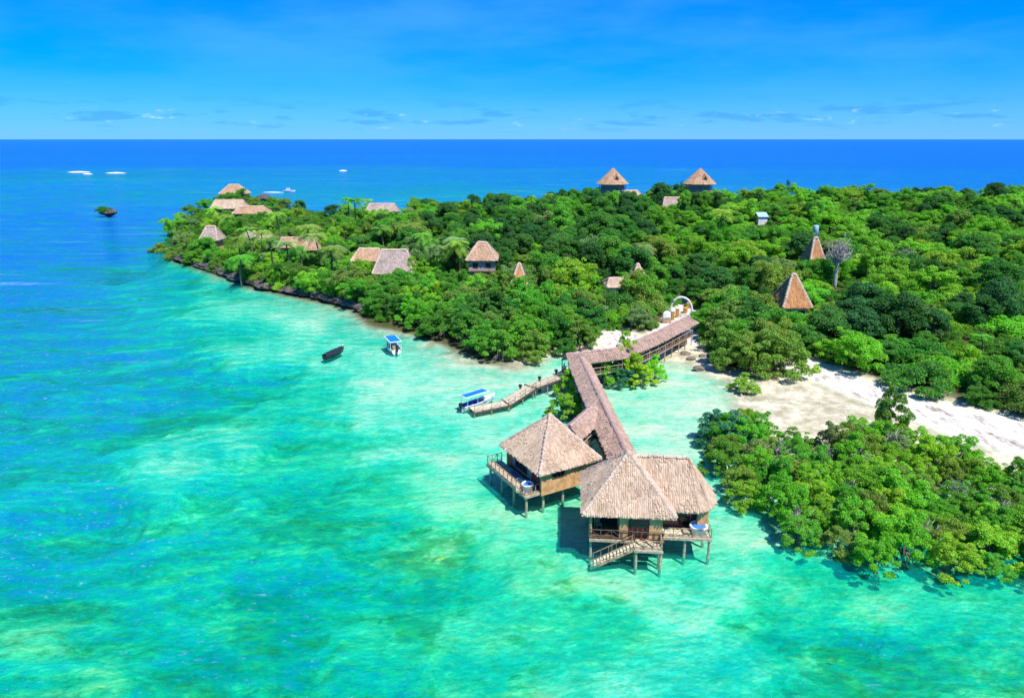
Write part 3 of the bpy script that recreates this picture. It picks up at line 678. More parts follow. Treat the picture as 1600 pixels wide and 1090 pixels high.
# ------------------------------------------------------------------ roofed walkways
def walkway(name, pts, label, hw=1.55, eave=4.1, rise=1.35, deck=DK, hip_end=False, rail=True, piles=True, zend=None, wmat='thatch_walk'):
    """a boardwalk on piles under a thatched gable roof, along the polyline pts (x, y)"""
    wk = empty(name, (pts[0][0], pts[0][1], 0)); tag(wk, label, 'walkway')
    off = Vector((pts[0][0], pts[0][1], 0)); pv = [Vector((x, y, 0)) - off for x, y in pts]
    n = len(pv); nor = []
    for i in range(n):
        d = (pv[min(i + 1, n - 1)] - pv[max(i - 1, 0)]).normalized(); nor.append(Vector((d.y, -d.x, 0)))
    base = MB(); th = MB()
    for i in range(n - 1):
        a, b_, na, nb = pv[i], pv[i + 1], nor[i], nor[i + 1]
        ze, zr = Vector((0, 0, eave)), Vector((0, 0, eave + rise))
        for s_ in (1, -1):
            A, B, C, D = a + na * hw * s_ + ze, b_ + nb * hw * s_ + ze, b_ + zr, a + zr
            base.add([A, B, C, D, A - Vector((0, 0, .12)), B - Vector((0, 0, .12)), C - Vector((0, 0, .12)), D - Vector((0, 0, .12))], [(0, 1, 2, 3), (4, 7, 6, 5), (0, 4, 5, 1), (0, 3, 7, 4), (1, 5, 6, 2)])
            thatch_face(th, A, B, C, D, course=.27, width=.15, lift=.11, jit=1.0, rough=.7)
    if hip_end:
        b_, nb = pv[-1], nor[-1]; d = (pv[-1] - pv[-2]).normalized(); A, B, C = b_ + nb * hw + ze, b_ - nb * hw + ze, b_ + zr
        e1, e2 = A + d * 1.9, B + d * 1.9
        for f in ((A, e1, C, C), (e1, e2, C, C), (e2, B, C, C)):
            base.add(f[:3], [(0, 1, 2)]); thatch_face(th, *f, course=.27, width=.15, lift=.11, jit=1.0, rough=.7)
    ro = base.build('roof', wmat, wk); o = th.build('thatch', wmat, ro); o['kind'] = 'stuff'
    for i in range(n - 1): ridge_roll('ridge_roll', pv[i] + zr + Vector((0, 0, .06)), pv[i + 1] + zr + Vector((0, 0, .06)), .15, 'ridge_pink', ro)
    dm = MB(); pm = MB()
    for i in range(n - 1):
        a, b_, na, nb = pv[i], pv[i + 1], nor[i], nor[i + 1]; z1 = Vector((0, 0, deck)); z0 = Vector((0, 0, deck - .18)); q = .78
        dm.add([a + na * hw * q + z0, b_ + nb * hw * q + z0, b_ - nb * hw * q + z0, a - na * hw * q + z0, a + na * hw * q + z1, b_ + nb * hw * q + z1, b_ - nb * hw * q + z1, a - na * hw * q + z1],
               [(3, 2, 1, 0), (4, 5, 6, 7), (0, 1, 5, 4), (1, 2, 6, 5), (2, 3, 7, 6), (3, 0, 4, 7)])
    dm.build('deck', 'wood_pale', wk)
    for i in range(n - 1):
        a, b_, na, nb = pv[i], pv[i + 1], nor[i], nor[i + 1]; L_ = (b_ - a).length; k = max(1, int(round(L_ / 2.6)))
        for j in range(k if i < n - 2 else k + 1):
            f = j / k; c_ = a.lerp(b_, f); nn = na.lerp(nb, f)
            for s_ in (1, -1):
                e = c_ + nn * hw * .74 * s_; wz = gz(e.x + off.x, e.y + off.y)
                MB().tube([(e.x, e.y, min(wz - .2, deck - .3)), (e.x, e.y, eave + .12)], .085, 6).build('post', 'wood_pale' if j % 2 else 'wood', wk)
        for s_ in (1, -1):
            if rail:
                r1 = MB().beam(a + na * hw * .76 * s_ + Vector((0, 0, deck + .95)), b_ + nb * hw * .76 * s_ + Vector((0, 0, deck + .95)), .08, .08).build('railing', 'wood_pale', wk)
                m_ = max(2, int(L_ / 1.3))
                for j in range(m_):
                    e = (a + na * hw * .76 * s_).lerp(b_ + nb * hw * .76 * s_, (j + .5) / m_)
                    MB().box((e.x, e.y, deck + .47), (.06, .06, .94)).build('baluster', 'wood_pale', r1)
                MB().beam(a + na * hw * .76 * s_ + Vector((0, 0, deck + .3)), b_ + nb * hw * .76 * s_ + Vector((0, 0, deck + .3)), .05, .4).build('rail_board', 'wood_dark', r1)
    return wk
WB = P(941, 628, 5.45); WC = P(905, 553, 5.45); WA = (11.9, 59.6)
walkway('covered_walkway', [WA, (WB.x, WB.y), (WC.x, WC.y)], 'long straight thatched walkway from the large villa to the jetty corner')
SP = P(868, 662, 5.7)
walkway('covered_walkway', [(WB.x - .9, WB.y - .35), (6.4, 70.2)], 'short thatched spur walkway leading to the smaller villa', hw=1.5)
WD = [P(884, 553, 5.45), P(965, 543, 5.45), P(1020, 521, 5.45), P(1074, 494, 5.45)]
walkway('covered_walkway', [(p.x, p.y) for p in WD], 'bent thatched walkway with hipped end leading from the jetty corner to the beach', hip_end=True)

# ------------------------------------------------------------------ jetty
J = [P(737, 640, .5), P(790, 629, .6), P(829, 604, 1.2), P(872, 588, 1.7), P(893, 577, 2.08)]
jet = empty('jetty', (J[0].x, J[0].y, 0)); tag(jet, 'pale wooden boarding jetty stepping down to the moored boat', 'jetty')
JO = Vector((J[0].x, J[0].y, 0))
for i in range(4):
    a, b_ = J[i] - JO, J[i + 1] - JO; d = (b_ - a).normalized(); nn = Vector((d.y, -d.x, 0)).normalized(); hw = .95
    if i: a = a - d * .25 + Vector((0, 0, .0))
    fr = MB().beam(a + nn * hw - Vector((0, 0, .14)), b_ + nn * hw - Vector((0, 0, .14)), .14, .26).beam(a - nn * hw - Vector((0, 0, .14)), b_ - nn * hw - Vector((0, 0, .14)), .14, .26).build('frame', 'wood_dark', jet)
    L_ = (b_ - a).length; k = int(L_ / .34)
    for j in range(k):
        c_ = a.lerp(b_, (j + .5) / k); s_ = random.uniform(-.04, .04)
        MB().beam(c_ - nn * (hw + s_), c_ + nn * (hw - s_), L_ / k - .025, .05).build('plank', 'wood_sunbleached', fr)
    k = max(2, int(L_ / 1.25))
    rl = MB().beam(a + nn * hw + Vector((0, 0, .85)), b_ + nn * hw + Vector((0, 0, .85)), .05, .05).build('railing', 'wood', jet)
    for j in range(k + 1):
        c_ = a.lerp(b_, j / k) + nn * hw; MB().box((c_.x, c_.y, c_.z + .42), (.07, .07, .86)).build('post', 'wood', rl)
    for j in range(k):
        c_ = (a + nn * hw).lerp(b_ + nn * hw, j / k); e = (a + nn * hw).lerp(b_ + nn * hw, (j + 1) / k)
        if j % 2 == 0: MB().beam(c_ + Vector((0, 0, .08)), e + Vector((0, 0, .8)), .04, .04).build('brace', 'wood', rl)
    k = max(2, int(L_ / 2.2))
    for j in range(k + 1):
        for s_ in (1, -1):
            c_ = a.lerp(b_, j / k) + nn * hw * .9 * s_; pile(jet, c_.x, c_.y, c_.z - .1, -1.6, .1, 'wood')
    if i < 3: MB().beam(b_ - nn * 1.15 + Vector((0, 0, .06)), b_ + nn * 1.15 + Vector((0, 0, .06)), .2, .16).build('cross_beam', 'wood_dark', jet)
for px, py, z, what in ((813, 604.5, 1.0, 'at the upper step of'), (843, 592, 1.4, 'half way along'), (869, 581, 1.65, 'near the roofed end of')):
    p = P(px, py, z + .3); b_ = empty('bollard', (p.x, p.y, z))
    MB().tube([(0, 0, -2.2), (0, 0, .35)], .16, 8).build('post', 'wood_dark', b_)
    MB().lathe((0, 0, .35), [(.2, 0), (.3, .12), (.26, .3), (.08, .4)], 10).build('cap', 'tar_black', b_)
    tag(b_, 'dark mooring bollard ' + what + ' the pale jetty', 'bollard', 'bollards along the jetty')

# a person standing on the jetty
def person(loc, rz, label):
    ob = empty('person', loc, rz); tag(ob, label, 'person')
    sk = [((0, 0, .92), .15), ((0, 0, 1.12), .14), ((0, 0, 1.32), .17), ((0, 0, 1.43), .10), ((0, 0, 1.50), .055), ((0, .01, 1.58), .085), ((0, .01, 1.68), .095), ((0, 0, 1.74), .06),
          ((.19, 0, 1.38), .065), ((.25, .02, 1.12), .05), ((.24, -.08, .88), .04), ((.24, -.1, .79), .035), ((-.19, 0, 1.38), .065), ((-.25, .02, 1.12), .05), ((-.22, -.1, .9), .04), ((-.21, -.12, .81), .035),
          ((.1, 0, .84), .10), ((.11, -.03, .47), .07), ((.11, .02, .1), .045), ((.11, -.12, .03), .04), ((-.1, 0, .84), .10), ((-.11, .05, .47), .07), ((-.11, .1, .1), .045), ((-.11, -.04, .03), .04)]
    ed = [(0, 1), (1, 2), (2, 3), (3, 4), (4, 5), (5, 6), (6, 7), (2, 8), (8, 9), (9, 10), (10, 11), (2, 12), (12, 13), (13, 14), (14, 15), (0, 16), (16, 17), (17, 18), (18, 19), (0, 20), (20, 21), (21, 22), (22, 23)]
    def skin(name, keep, scale, mat):
        idx = {k: i for i, k in enumerate(keep)}
        me = bpy.data.meshes.new(name); me.from_pydata([sk[k][0] for k in keep], [(idx[a], idx[b_]) for a, b_ in ed if a in idx and b_ in idx], []); me.materials.append(MATS[mat])
        o = link(bpy.data.objects.new(name, me), ob)
        o.modifiers.new('skin', 'SKIN'); me.skin_vertices[0].data[0].use_root = True
        for i, k in enumerate(keep): me.skin_vertices[0].data[i].radius = (sk[k][1] * scale,) * 2
        o.modifiers.new('sub', 'SUBSURF').levels = 1; o.modifiers['sub'].render_levels = 1
        return o
    skin('body', list(range(24)), 1.0, 'skin'); skin('shirt', [0, 1, 2, 8, 9, 12, 13], 1.18, 'shirt'); skin('shorts', [0, 16, 17, 20, 21], 1.2, 'shorts')
    MB().lathe((0, .015, 1.66), [(.10, -.02), (.112, .05), (.085, .12), (.02, .15)], 10).build('hair', 'hair', ob, True)
pp = P(881.5, 585, 1.9); person((pp.x, pp.y, 1.89), R(150), 'person in white shirt and tan shorts standing on jetty')

# ------------------------------------------------------------------ boats
def hull(parent, L_, B_, H_, mat, draft=.25, sheer=.35, bow=.55, name='hull', inner=None, innermat=None, stern=.8, n=14):
    """a real boat hull: sections lofted from transom to stem; length along +x (bow)"""
    secs = []
    for i in range(n + 1):
        s_ = i / n; x = (s_ - .5) * L_
        wb = B_ / 2 * (stern + (1 - stern) * min(1, s_ / .35)) if s_ < .35 else B_ / 2 * (1 - ((s_ - .35) / .65) ** 2.3)
        wb = max(wb, .02); zt = H_ + sheer * max(0, (s_ - .3) / .7) ** 2; keel = -draft + (draft + H_ * .55) * max(0, (s_ - .78) / .22) ** 2
        xr = x + bow * max(0, (s_ - .7) / .3) ** 2 * .5
        secs.append([(xr, -wb, zt), (xr, -wb * .93, zt * .35 + keel * .3), (x, -wb * .55, keel * .8), (x, 0, keel), (x, wb * .55, keel * .8), (xr, wb * .93, zt * .35 + keel * .3), (xr, wb, zt)])
    mb = MB(); vs = [p for s_ in secs for p in s_]
    fs = [(i * 7 + k, (i + 1) * 7 + k, (i + 1) * 7 + k + 1, i * 7 + k + 1) for i in range(n) for k in range(6)] + [tuple(range(6, -1, -1))]
    mb.add(vs, fs); o = mb.build(name, mat, parent, True)
    g = MB()
    for s_ in (0, 6): g.tube([secs[i][s_] for i in range(n + 1)], .06, 6)
    g.build('gunwale', mat if mat == 'tar_black' else 'boat_white', parent)
    f = MB(); fl = [(q[0][0], q[0][1] * .9, min(.22, H_ * .35)) for q in secs] ; fr_ = [(q[6][0], q[6][1] * .9, min(.22, H_ * .35)) for q in secs]
    f.add(fl + fr_, [(i, i + 1, n + 1 + i + 1, n + 1 + i) for i in range(n)]); f.build('floor', innermat or mat, parent)
    return secs
# moored boat at the jetty, long blue awning
b1 = empty('motor_boat', tuple(P(746, 633, 0)), 0); d = P(783, 617, .6) - P(722, 640, .3); b1.rotation_euler.z = math.atan2(d.y, d.x)
tag(b1, 'white motor boat with long blue awning moored alongside the jetty', 'boat')
hull(b1, 5.6, 1.6, .62, 'boat_white', innermat='boat_blue', bow=.9)
MB().add([(1.1, -.76, .68), (1.1, .76, .68), (1.9, .58, .78), (1.9, -.58, .78), (2.6, 0, .92)], [(0, 3, 2, 1), (3, 4, 2)]).build('foredeck', 'boat_white', b1)
for x in (-1.9, -.9, .1): MB().box((x, 0, .38), (.5, 1.25, .1)).build('bench', 'boat_blue', b1)
for s_ in (-1, 1): MB().box((-.6, s_ * .62, .5), (3.2, .2, .08)).build('side_bench', 'boat_blue', b1)
aw = MB().box((-.5, 0, 1.95), (4.2, 1.5, .07)).build('awning', 'boat_white', b1)
MB().box((-.5, 0, 2.005), (3.9, 1.2, .035)).build('awning_cloth', 'canvas_blue', aw)
for x in (-2.3, -.5, 1.3):
    for s_ in (-1, 1): MB().tube([(x, s_ * .7, .55), (x, s_ * .7, 1.92)], .025, 6).build('awning_pole', 'boat_white', b1)
mo = MB().box((-3.0, 0, .85), (.45, .36, .55)).build('outboard_motor', 'tar_black', b1); MB().box((-3.0, 0, .25), (.2, .14, .9)).build('shaft', 'tar_black', mo)
MB().tube([(2.7, 0, .85), (3.2, -.5, .55), (3.6, -1.1, .6)], .02, 5).build('mooring_rope', 'linen', b1)
# anchored boat with square blue canopy
b2 = empty('canopy_boat', tuple(P(614, 546, 0)), 0); d = P(606, 534, 0) - P(622, 551, 0); b2.rotation_euler.z = math.atan2(d.y, d.x)
tag(b2, 'white passenger boat under square blue canopy anchored off the mangroves', 'boat')
hull(b2, 5.4, 2.1, .75, 'boat_white', innermat='wood', bow=.5)
cn = MB().box((-.2, 0, 2.05), (4.4, 2.15, .1)).build('canopy', 'boat_white', b2)
MB().box((-.2, 0, 2.125), (4.0, 1.85, .05)).build('canopy_cloth', 'canvas_blue', cn)
for x in (-2.2, -.9, .5, 1.8):
    for s_ in (-1, 1): MB().tube([(x, s_ * .92, .6), (x, s_ * .98, 2.0)], .05, 6).build('canopy_post', 'boat_white', b2)
for x in (-1.5, -.5, .6): MB().box((x, 0, .45), (.45, 1.7, .12)).build('bench', 'boat_blue', b2)
MB().box((-2.2, .35, .95), (.35, .5, .7)).build('cushion', 'ochre', b2)
mo = MB().box((-2.95, 0, .75), (.42, .36, .5)).build('outboard_motor', 'tar_black', b2); MB().box((-2.95, 0, .2), (.2, .14, .8)).build('shaft', 'tar_black', mo)
MB().tube([(2.75, 0, .8), (4.2, .1, .3), (6.2, .1, -.4)], .02, 5).build('anchor_rope', 'linen', b2)
# tarred wooden dhow
b3 = empty('wooden_boat', tuple(P(521, 556, 0)), 0); d = P(541, 545, 0) - P(503, 560, 0); b3.rotation_euler.z = math.atan2(d.y, d.x)
tag(b3, 'black tarred wooden boat covered with dark tarpaulin, anchored in pale shallows', 'boat')
secs = hull(b3, 4.6, 1.7, .72, 'tar_black', bow=.9, sheer=.45, stern=.55)
mb = MB(); n = len(secs); vs = []
for i, q in enumerate(secs[:-2]):
    zt = q[0][2] + .02
    for k in range(7):
        u = k / 6 * 2 - 1; vs.append((q[0][0], q[0][1] * .98 * -u, zt + (1 - u * u) * (.22 + .06 * math.sin(i * 2.1)) + random.uniform(-.02, .03)))
mb.add(vs, [(i * 7 + k, i * 7 + k + 1, (i + 1) * 7 + k + 1, (i + 1) * 7 + k) for i in range(n - 3) for k in range(6)]); mb.build('tarpaulin', 'tar_black', b3)
MB().tube([(-.2, .5, .7), (-.15, .55, 1.15)], .05, 6).build('mast_stub', 'wood_dark', b3)
MB().beam((2.35, 0, .95), (2.75, 0, 1.35), .07, .1).build('stem_post', 'linen', b3)
MB().tube([(2.6, 0, 1.0), (4.0, .2, .35), (6.0, .2, -.4)], .02, 5).build('anchor_rope', 'linen', b3)
# distant speedboat with its wake
b4 = empty('speedboat', tuple(P(452, 300, 0)), R(-8)); tag(b4, 'small white speedboat under way beyond the island point', 'boat')
hull(b4, 8.5, 2.6, 1.1, 'boat_white', n=8)
cb = MB().box((-.4, 0, 1.7), (3.0, 1.9, 1.2)).build('cabin', 'boat_white', b4); MB().box((1.15, 0, 1.85), (.12, 1.6, .6)).build('windscreen', 'glass_dark', cb)
MB().box((-.6, 0, 2.75), (2.4, 2.1, .1)).build('roof', 'boat_white', b4)
for x in (-1.5, .4):
    for s_ in (-1, 1): MB().tube([(x, s_ * .85, 2.2), (x, s_ * .85, 2.75)], .04, 5).build('roof_post', 'boat_white', b4)
def foam(px, py, L_, W_, rz, label, name='foam', mat='foam', h_=.35, cat=None):
    p = P(px, py, 0); n = 26; mb = MB(); rows = 7; vs = []
    for i in range(n + 1):
        s_ = i / n; wd = W_ * math.sin(math.pi * min(max(s_, .02), .98)) ** .6 * (.55 + .7 * abs(mnoise.noise(Vector((s_ * 5, px * .37, 0)))) * 2)
        for k in range(rows):
            u = k / (rows - 1) * 2 - 1
            vs.append(((s_ - .5) * L_, u * wd / 2 * random.uniform(.7, 1.15), .012 + h_ * (1 - u * u) * math.sin(math.pi * s_) * random.uniform(.5, 1.2)))
    mb.add(vs, [(i * rows + k, (i + 1) * rows + k, (i + 1) * rows + k + 1, i * rows + k + 1) for i in range(n) for k in range(rows - 1)])
    o = mb.build(name, mat, None, True); o.location = p; o.rotation_euler.z = rz
    return tag(o, label, cat, kind='stuff')
foam(427, 300.5, 17, 2.2, R(-8), 'white wake foam trailing behind the distant speedboat')
for px, py, L_, W_, lab in ((123, 269, 26, 16, 'leftmost of the pale sandbanks breaking the far reef line'), (181, 270.5, 24, 12, 'second pale sandbank along the far reef line, right of the first'), (137, 272, 11, 6, 'small low sandbank in front of the leftmost one'), (536, 267, 10, 14, 'tiny lone sandbank on the far reef behind the island')):
    o = foam(px, py, L_ * 1.0, W_, 0, lab, 'sandbank', 'bank_sand', 1.0, 'sandbank'); o['kind'] = 'thing'; o['group'] = 'sandbanks on the far reef'

# ------------------------------------------------------------------ island huts
import bmesh
SKIRT = []      # bushes growing against the hut fronts: x, y, height
ROOFS = []      # (x0, x1, ytop, ybot) in sighted terms with distance, and ground circle: trees keep clear of them
def keep_clear(c, r_, box=None): ROOFS.append((c.x, c.y, r_, box, c.y))
def island_hut(box, ze, W_, ridge, mat, label, wall='plaster', rz=0.0, two=False, name='thatched_hut', hip='thatch_hip', course=.6, width=.34, wins=2):
    x0, x1, yt, yb = box; mid = (x0 + x1) / 2
    f = P(mid, yb, ze); dep = Q(f.x, f.y, ze)[2]; L_ = (x1 - x0) / F_PX * dep; c = Vector((f.x * (1 + W_ / 2 / f.y), f.y + W_ / 2, 0))
    d = P(mid, yt, 0) - Vector((0, 0, CAM_H)); zt = CAM_H + d.z * (c.y / d.y); h_ = max(zt - ze, 1.2)
    g = gz(c.x, c.y); hut = empty(name, (c.x, c.y, g), rz); ze -= g
    tag(hut, label, 'hut', 'thatched huts among the island trees')
    rl = L_ * ridge / 2
    hip_roof(hut, -L_ / 2, L_ / 2, -W_ / 2, W_ / 2, ze, h_, -rl - .02, rl + .02, mat, course=course, width=width, hipmat=hip, roll=.24)
    wx, wy = L_ / 2 - .8, W_ / 2 - .8
    wh = ze + .25
    for yy in (-wy, wy): MB().box((0, yy, wh / 2 - .2), (2 * wx, .22, wh + .4)).build('wall', wall, hut)
    for xx in (-wx, wx): MB().box((xx * .995, 0, wh / 2 - .2), (.2, 2 * wy - .24, wh + .4)).build('wall', wall, hut)
    for k in range(wins): window(hut, (-wx + 2 * wx * (k + .5) / wins, -wy - .112, ze - 1.3), 1.2, 1.2, 'x', 'wood_dark', (2, 1))
    if two: MB().box((0, -wy - .5, ze - 2.6), (2 * wx + .6, 1.0, .16)).build('balcony', 'wood_dark', hut)
    keep_clear(c, max(L_, W_) * .5, box)
    if True:
        nb = max(2, int(L_ / 2.6))
        for k in range(nb): SKIRT.append((c.x - L_ / 2 + L_ * (k + .5) / nb, c.y - W_ / 2 - 1.2 - random.uniform(0, 1.5), ze * random.uniform(.85, 1.22) * (.6 if two else 1.0)))
    return hut
island_hut((346, 388, 288, 303), 8.5, 9, .35, 'thatch_tan', 'tan thatched roof standing highest on the far point of the island')
island_hut((333, 386, 312, 326), 7.0, 8, .82, 'thatch_pale', 'long pale thatched roof just below the hut on the point')
island_hut((367, 421, 322, 334), 6.5, 8, .7, 'thatch_tan', 'low tan thatched roof by the dark rock at the point')
island_hut((317, 347, 353, 376), 6.2, 7, .45, 'thatch_grey', 'greyish thatched roof nearest the left shore of the point')
island_hut((378, 405, 361, 372), 5.8, 6, .6, 'thatch_grey', 'small grey thatched roof among palms, third row back')
island_hut((408, 428, 366, 375), 5.6, 5, .6, 'thatch_pale', 'tiny pale thatched roof just right of the small grey one', wins=1)
island_hut((438, 484, 371, 387), 6.0, 7, .85, 'thatch_tan', 'long low tan thatched roof behind the lawn')
island_hut((478, 500, 373, 391), 5.8, 5, .3, 'thatch_tan', 'small tan thatched annex at end of the long low roof', wins=1)
island_hut((552, 603, 388, 408), 6.4, 8, .6, 'thatch_tan', 'tan thatched roof half hidden behind the large grey hip roof')
island_hut((586, 650, 390, 428), 5.8, 9, .62, 'thatch_grey', 'large grey-pink thatched hip roof above the shoreline mangroves', course=.45, width=.26)
island_hut((572, 623, 318, 331), 8.5, 8, .75, 'thatch_grey', 'flat grey thatched roof on far side beside tall palms')
h2s = island_hut((728, 779, 378, 407), 8.6, 8, .25, 'thatch_tan', 'two-storey thatched hut with dark balcony beside the palm grove', wall='plaster_grey', two=True, name='two_storey_hut')
island_hut((737, 770, 408, 422), 5.2, 4, .6, 'thatch_grey', 'low grey lean-to roof in front of the two-storey hut', wins=1)
island_hut((797, 825, 411, 446), 5.4, 7, .08, 'thatch_orange', 'steep orange thatched roof alone in the middle of the trees', wins=1)
island_hut((944, 1016, 434, 449), 5.6, 7, .8, 'thatch_pale', 'long pale thatched roof with white walls behind the shore trees', wall='plaster_white')
island_hut((985, 1007, 412, 434), 7.2, 5, .03, 'thatch_tan', 'pointed tan thatched cone behind the long pale roof', wins=1)
island_hut((968, 1004, 297, 307), 11.5, 6, .5, 'thatch_pale', 'small pale thatched roof at foot of the left tower hut')
island_hut((1032, 1082, 308, 324), 10.5, 8, .8, 'thatch_grey', 'wide grey thatched roof between and below the two tower huts')
island_hut((1257, 1283, 371, 411), 7.5, 6, .18, 'thatch_orange', 'steep orange thatched roof below the blue tank tower', wins=1)
island_hut((1211, 1258, 428, 481), 4.6, 7.5, .12, 'thatch_orange', 'steep orange-brown thatched hut beside the bare grey tree', wall='plaster_white')

def tower_hut(px, ytop, ybot, label):
    ze = 20.0; f = P(px, 288, ze); c = Vector((f.x, f.y + 4.5, 0)); g = gz(c.x, c.y); tw = empty('tower_hut', (c.x, c.y, g), 0)
    tag(tw, label, 'tower hut', 'thatched tower huts on the island ridge')
    d = P(px, ytop, 0) - Vector((0, 0, CAM_H)); h_ = CAM_H + d.z * (c.y / d.y) - ze; ze -= g; r_ = 6.1
    n = 10; ring = [Vector((r_ * math.cos(2 * math.pi * (k + .5) / n), r_ * math.sin(2 * math.pi * (k + .5) / n), ze)) for k in range(n)]; ap = Vector((0, 0, ze + h_))
    base = MB(); th = MB()
    for k in range(n):
        a, b_ = ring[k], ring[(k + 1) % n]; base.add([a, b_, ap], [(0, 1, 2)]); thatch_face(th, a, b_, ap, ap, course=.6, width=.32)
    base.add(ring, [tuple(range(n - 1, -1, -1))]); ro = base.build('roof', 'thatch_tan', tw); o = th.build('thatch', 'thatch_tan', ro); o['kind'] = 'stuff'
    do = MB().add([(-.2, -4.4, ze + 1.9), (1.9, -4.4, ze + 1.9), (.85, -4.2, ze + 3.5), (.85, -1.8, ze + 3.9)], [(0, 1, 2), (1, 3, 2), (0, 2, 3)]).build('dormer', 'thatch_tan', ro)
    MB().add([(.2, -4.46, ze + 1.95), (1.5, -4.46, ze + 1.95), (.85, -4.3, ze + 3.1)], [(0, 1, 2)]).build('dormer_opening', 'room_shade', do)  # flat sheet coloured as the shade inside the dormer
    MB().lathe((0, 0, 0), [(4.3, -1), (4.3, ze - 2.6), (4.9, ze - 2.5), (4.9, ze - 2.3), (4.2, ze - 2.3), (4.2, ze + .3)], 16).build('wall', 'plaster_grey', tw)
    for k in range(10):
        a = 2 * math.pi * k / 10; MB().tube([(4.8 * math.cos(a), 4.8 * math.sin(a), ze - 2.3), (4.8 * math.cos(a), 4.8 * math.sin(a), ze + .2)], .11, 6).build('post', 'wood', tw)
    rl = MB(); rl.tube([(4.8 * math.cos(2 * math.pi * k / 20), 4.8 * math.sin(2 * math.pi * k / 20), ze - 1.4) for k in range(21)], .07, 5, False); rl.build('railing', 'wood_dark', tw)
    for sx in (-1.7, 1.7): window(tw, (sx, -4.22, ze - 4.4), 1.2, 1.5, 'x', 'wood_dark', (2, 1))
    TOWERS.append(c); keep_clear(c, 4.6, (px - 24, px + 24, ytop, 296))
TOWERS = []
tower_hut(960, 262, 293, 'left of the two thatched tower huts on the ridge')
tower_hut(1098, 262, 298, 'right of the two thatched tower huts on the ridge')

# water tank tower, metal roof
p = P(1272, 380, 7); wt = empty('water_tank', (p.x, p.y, gz(p.x, p.y))); tag(wt, 'pale blue water tank on dark tower behind the orange roof', 'water tank')
g = gz(p.x, p.y); zt = 12.3 - g
for x in (-.9, .9):
    for y in (-.9, .9): MB().beam((x, y, -.2), (x * .8, y * .8, zt - 2), .16, .16).build('leg', 'tank_blue', wt)
for k in range(3): MB().box((0, 0, 2 + k * (zt - 4) / 3), (1.9 - .1 * k, 1.9 - .1 * k, .14)).build('platform', 'wood_dark', wt)
MB().lathe((0, 0, zt - 2), [(.75, 0), (.8, .1), (.8, 1.6), (.7, 1.8), (.2, 1.95)], 16).build('tank', 'sheet_metal', wt, True)
keep_clear(p, 1.5, (1264, 1278, 330, 362))
p = P(1191, 337, 10.5); sh = empty('metal_roof_shed', (p.x, p.y, gz(p.x, p.y))); tag(sh, 'small shed with pale blue metal roof below the ridge trees', 'shed')
zz = 10.5 - gz(p.x, p.y); MB().box((0, 0, zz / 2 - .2), (4.4, 3.4, zz)).build('wall', 'plaster_white', sh)
MB().add([(-2.6, -2.2, zz - .2), (2.6, -2.2, zz - .2), (2.6, 2.2, zz + 1.1), (-2.6, 2.2, zz + 1.1), (-2.6, -2.2, zz - .3), (2.6, -2.2, zz - .3), (2.6, 2.2, zz + 1.0), (-2.6, 2.2, zz + 1.0)], [(0, 1, 2, 3), (7, 6, 5, 4), (0, 4, 5, 1), (1, 5, 6, 2), (2, 6, 7, 3), (3, 7, 4, 0)]).build('roof', 'sheet_metal', sh)
sh.scale = (.7, .7, 1.0); keep_clear(p, 2, (1184, 1198, 331, 339))

# white archway, gate posts, sign wall, path kerbs
p = P(1064, 490, .9); aw = empty('archway', (p.x, p.y, gz(p.x, p.y)), R(-18)); tag(aw, 'white half-round archway over the sandy path', 'archway')
mb = MB(); pts = [(2.15 * math.cos(a), 0, 1.3 + 2.6 * math.sin(a)) for a in [math.pi * k / 18 for k in range(19)]]
mb.tube([(2.15, 0, 0)] + pts + [(-2.15, 0, 0)], .21, 8); mb.build('arch', 'stone_white', aw, True)
for x in (-2.15, 2.15): MB().box((x, 0, .3), (.85, .85, 1.0)).build('plinth', 'stone_white', aw)
keep_clear(p, 2.6, (1044, 1078, 461, 495))
for px, py, lab in ((1051, 497, 'ochre gate post just in front of the white archway, left of the path'), (1058, 493, 'ochre gate post under the white archway, right beside the path')):
    p = P(px, py, .9); gp = empty('gate_post', (p.x, p.y, gz(p.x, p.y))); MB().box((0, 0, .85), (.6, .6, 1.9)).build('shaft', 'ochre', gp); MB().box((0, 0, 1.9), (.75, .75, .2)).build('cap', 'stone_white', gp); tag(gp, lab, 'gate post', 'ochre posts by the archway')
p = P(1041, 502, .8); sg = empty('stone_panel', (p.x, p.y, gz(p.x, p.y)), R(8)); tag(sg, 'pale blank stone panel on brown base left of the archway', 'stone panel')
MB().box((0, 0, .35), (1.8, .6, .9)).build('base', 'wood', sg); MB().lathe((0, 0, .8), [(.8, 0), (.85, .5), (.8, 1.2), (.55, 1.6), (.1, 1.75)], 14, 1.0, .18).build('panel', 'stone_white', sg, True)
keep_clear(p, 2.0, (1030, 1050, 480, 505))
for k, (px, py) in enumerate(((1071, 484), (1076, 476), (1080, 470))):
    p = P(px, py, 1.2); kb = MB().box((0, 0, .5), (.7, 1.6, 1.3)).build('ochre_block', 'ochre', None); kb.location = (p.x, p.y, gz(p.x, p.y)); kb.rotation_euler.z = R(-25)
    tag(kb, ('low ochre wall block lining the path just inside the archway', 'second low ochre wall block along the path behind the archway', 'third and farthest low ochre wall block along the path')[k], 'wall block', 'low walls along the path')
keep_clear(P(1072, 485, .9), 3.0, (1056, 1082, 465, 502))
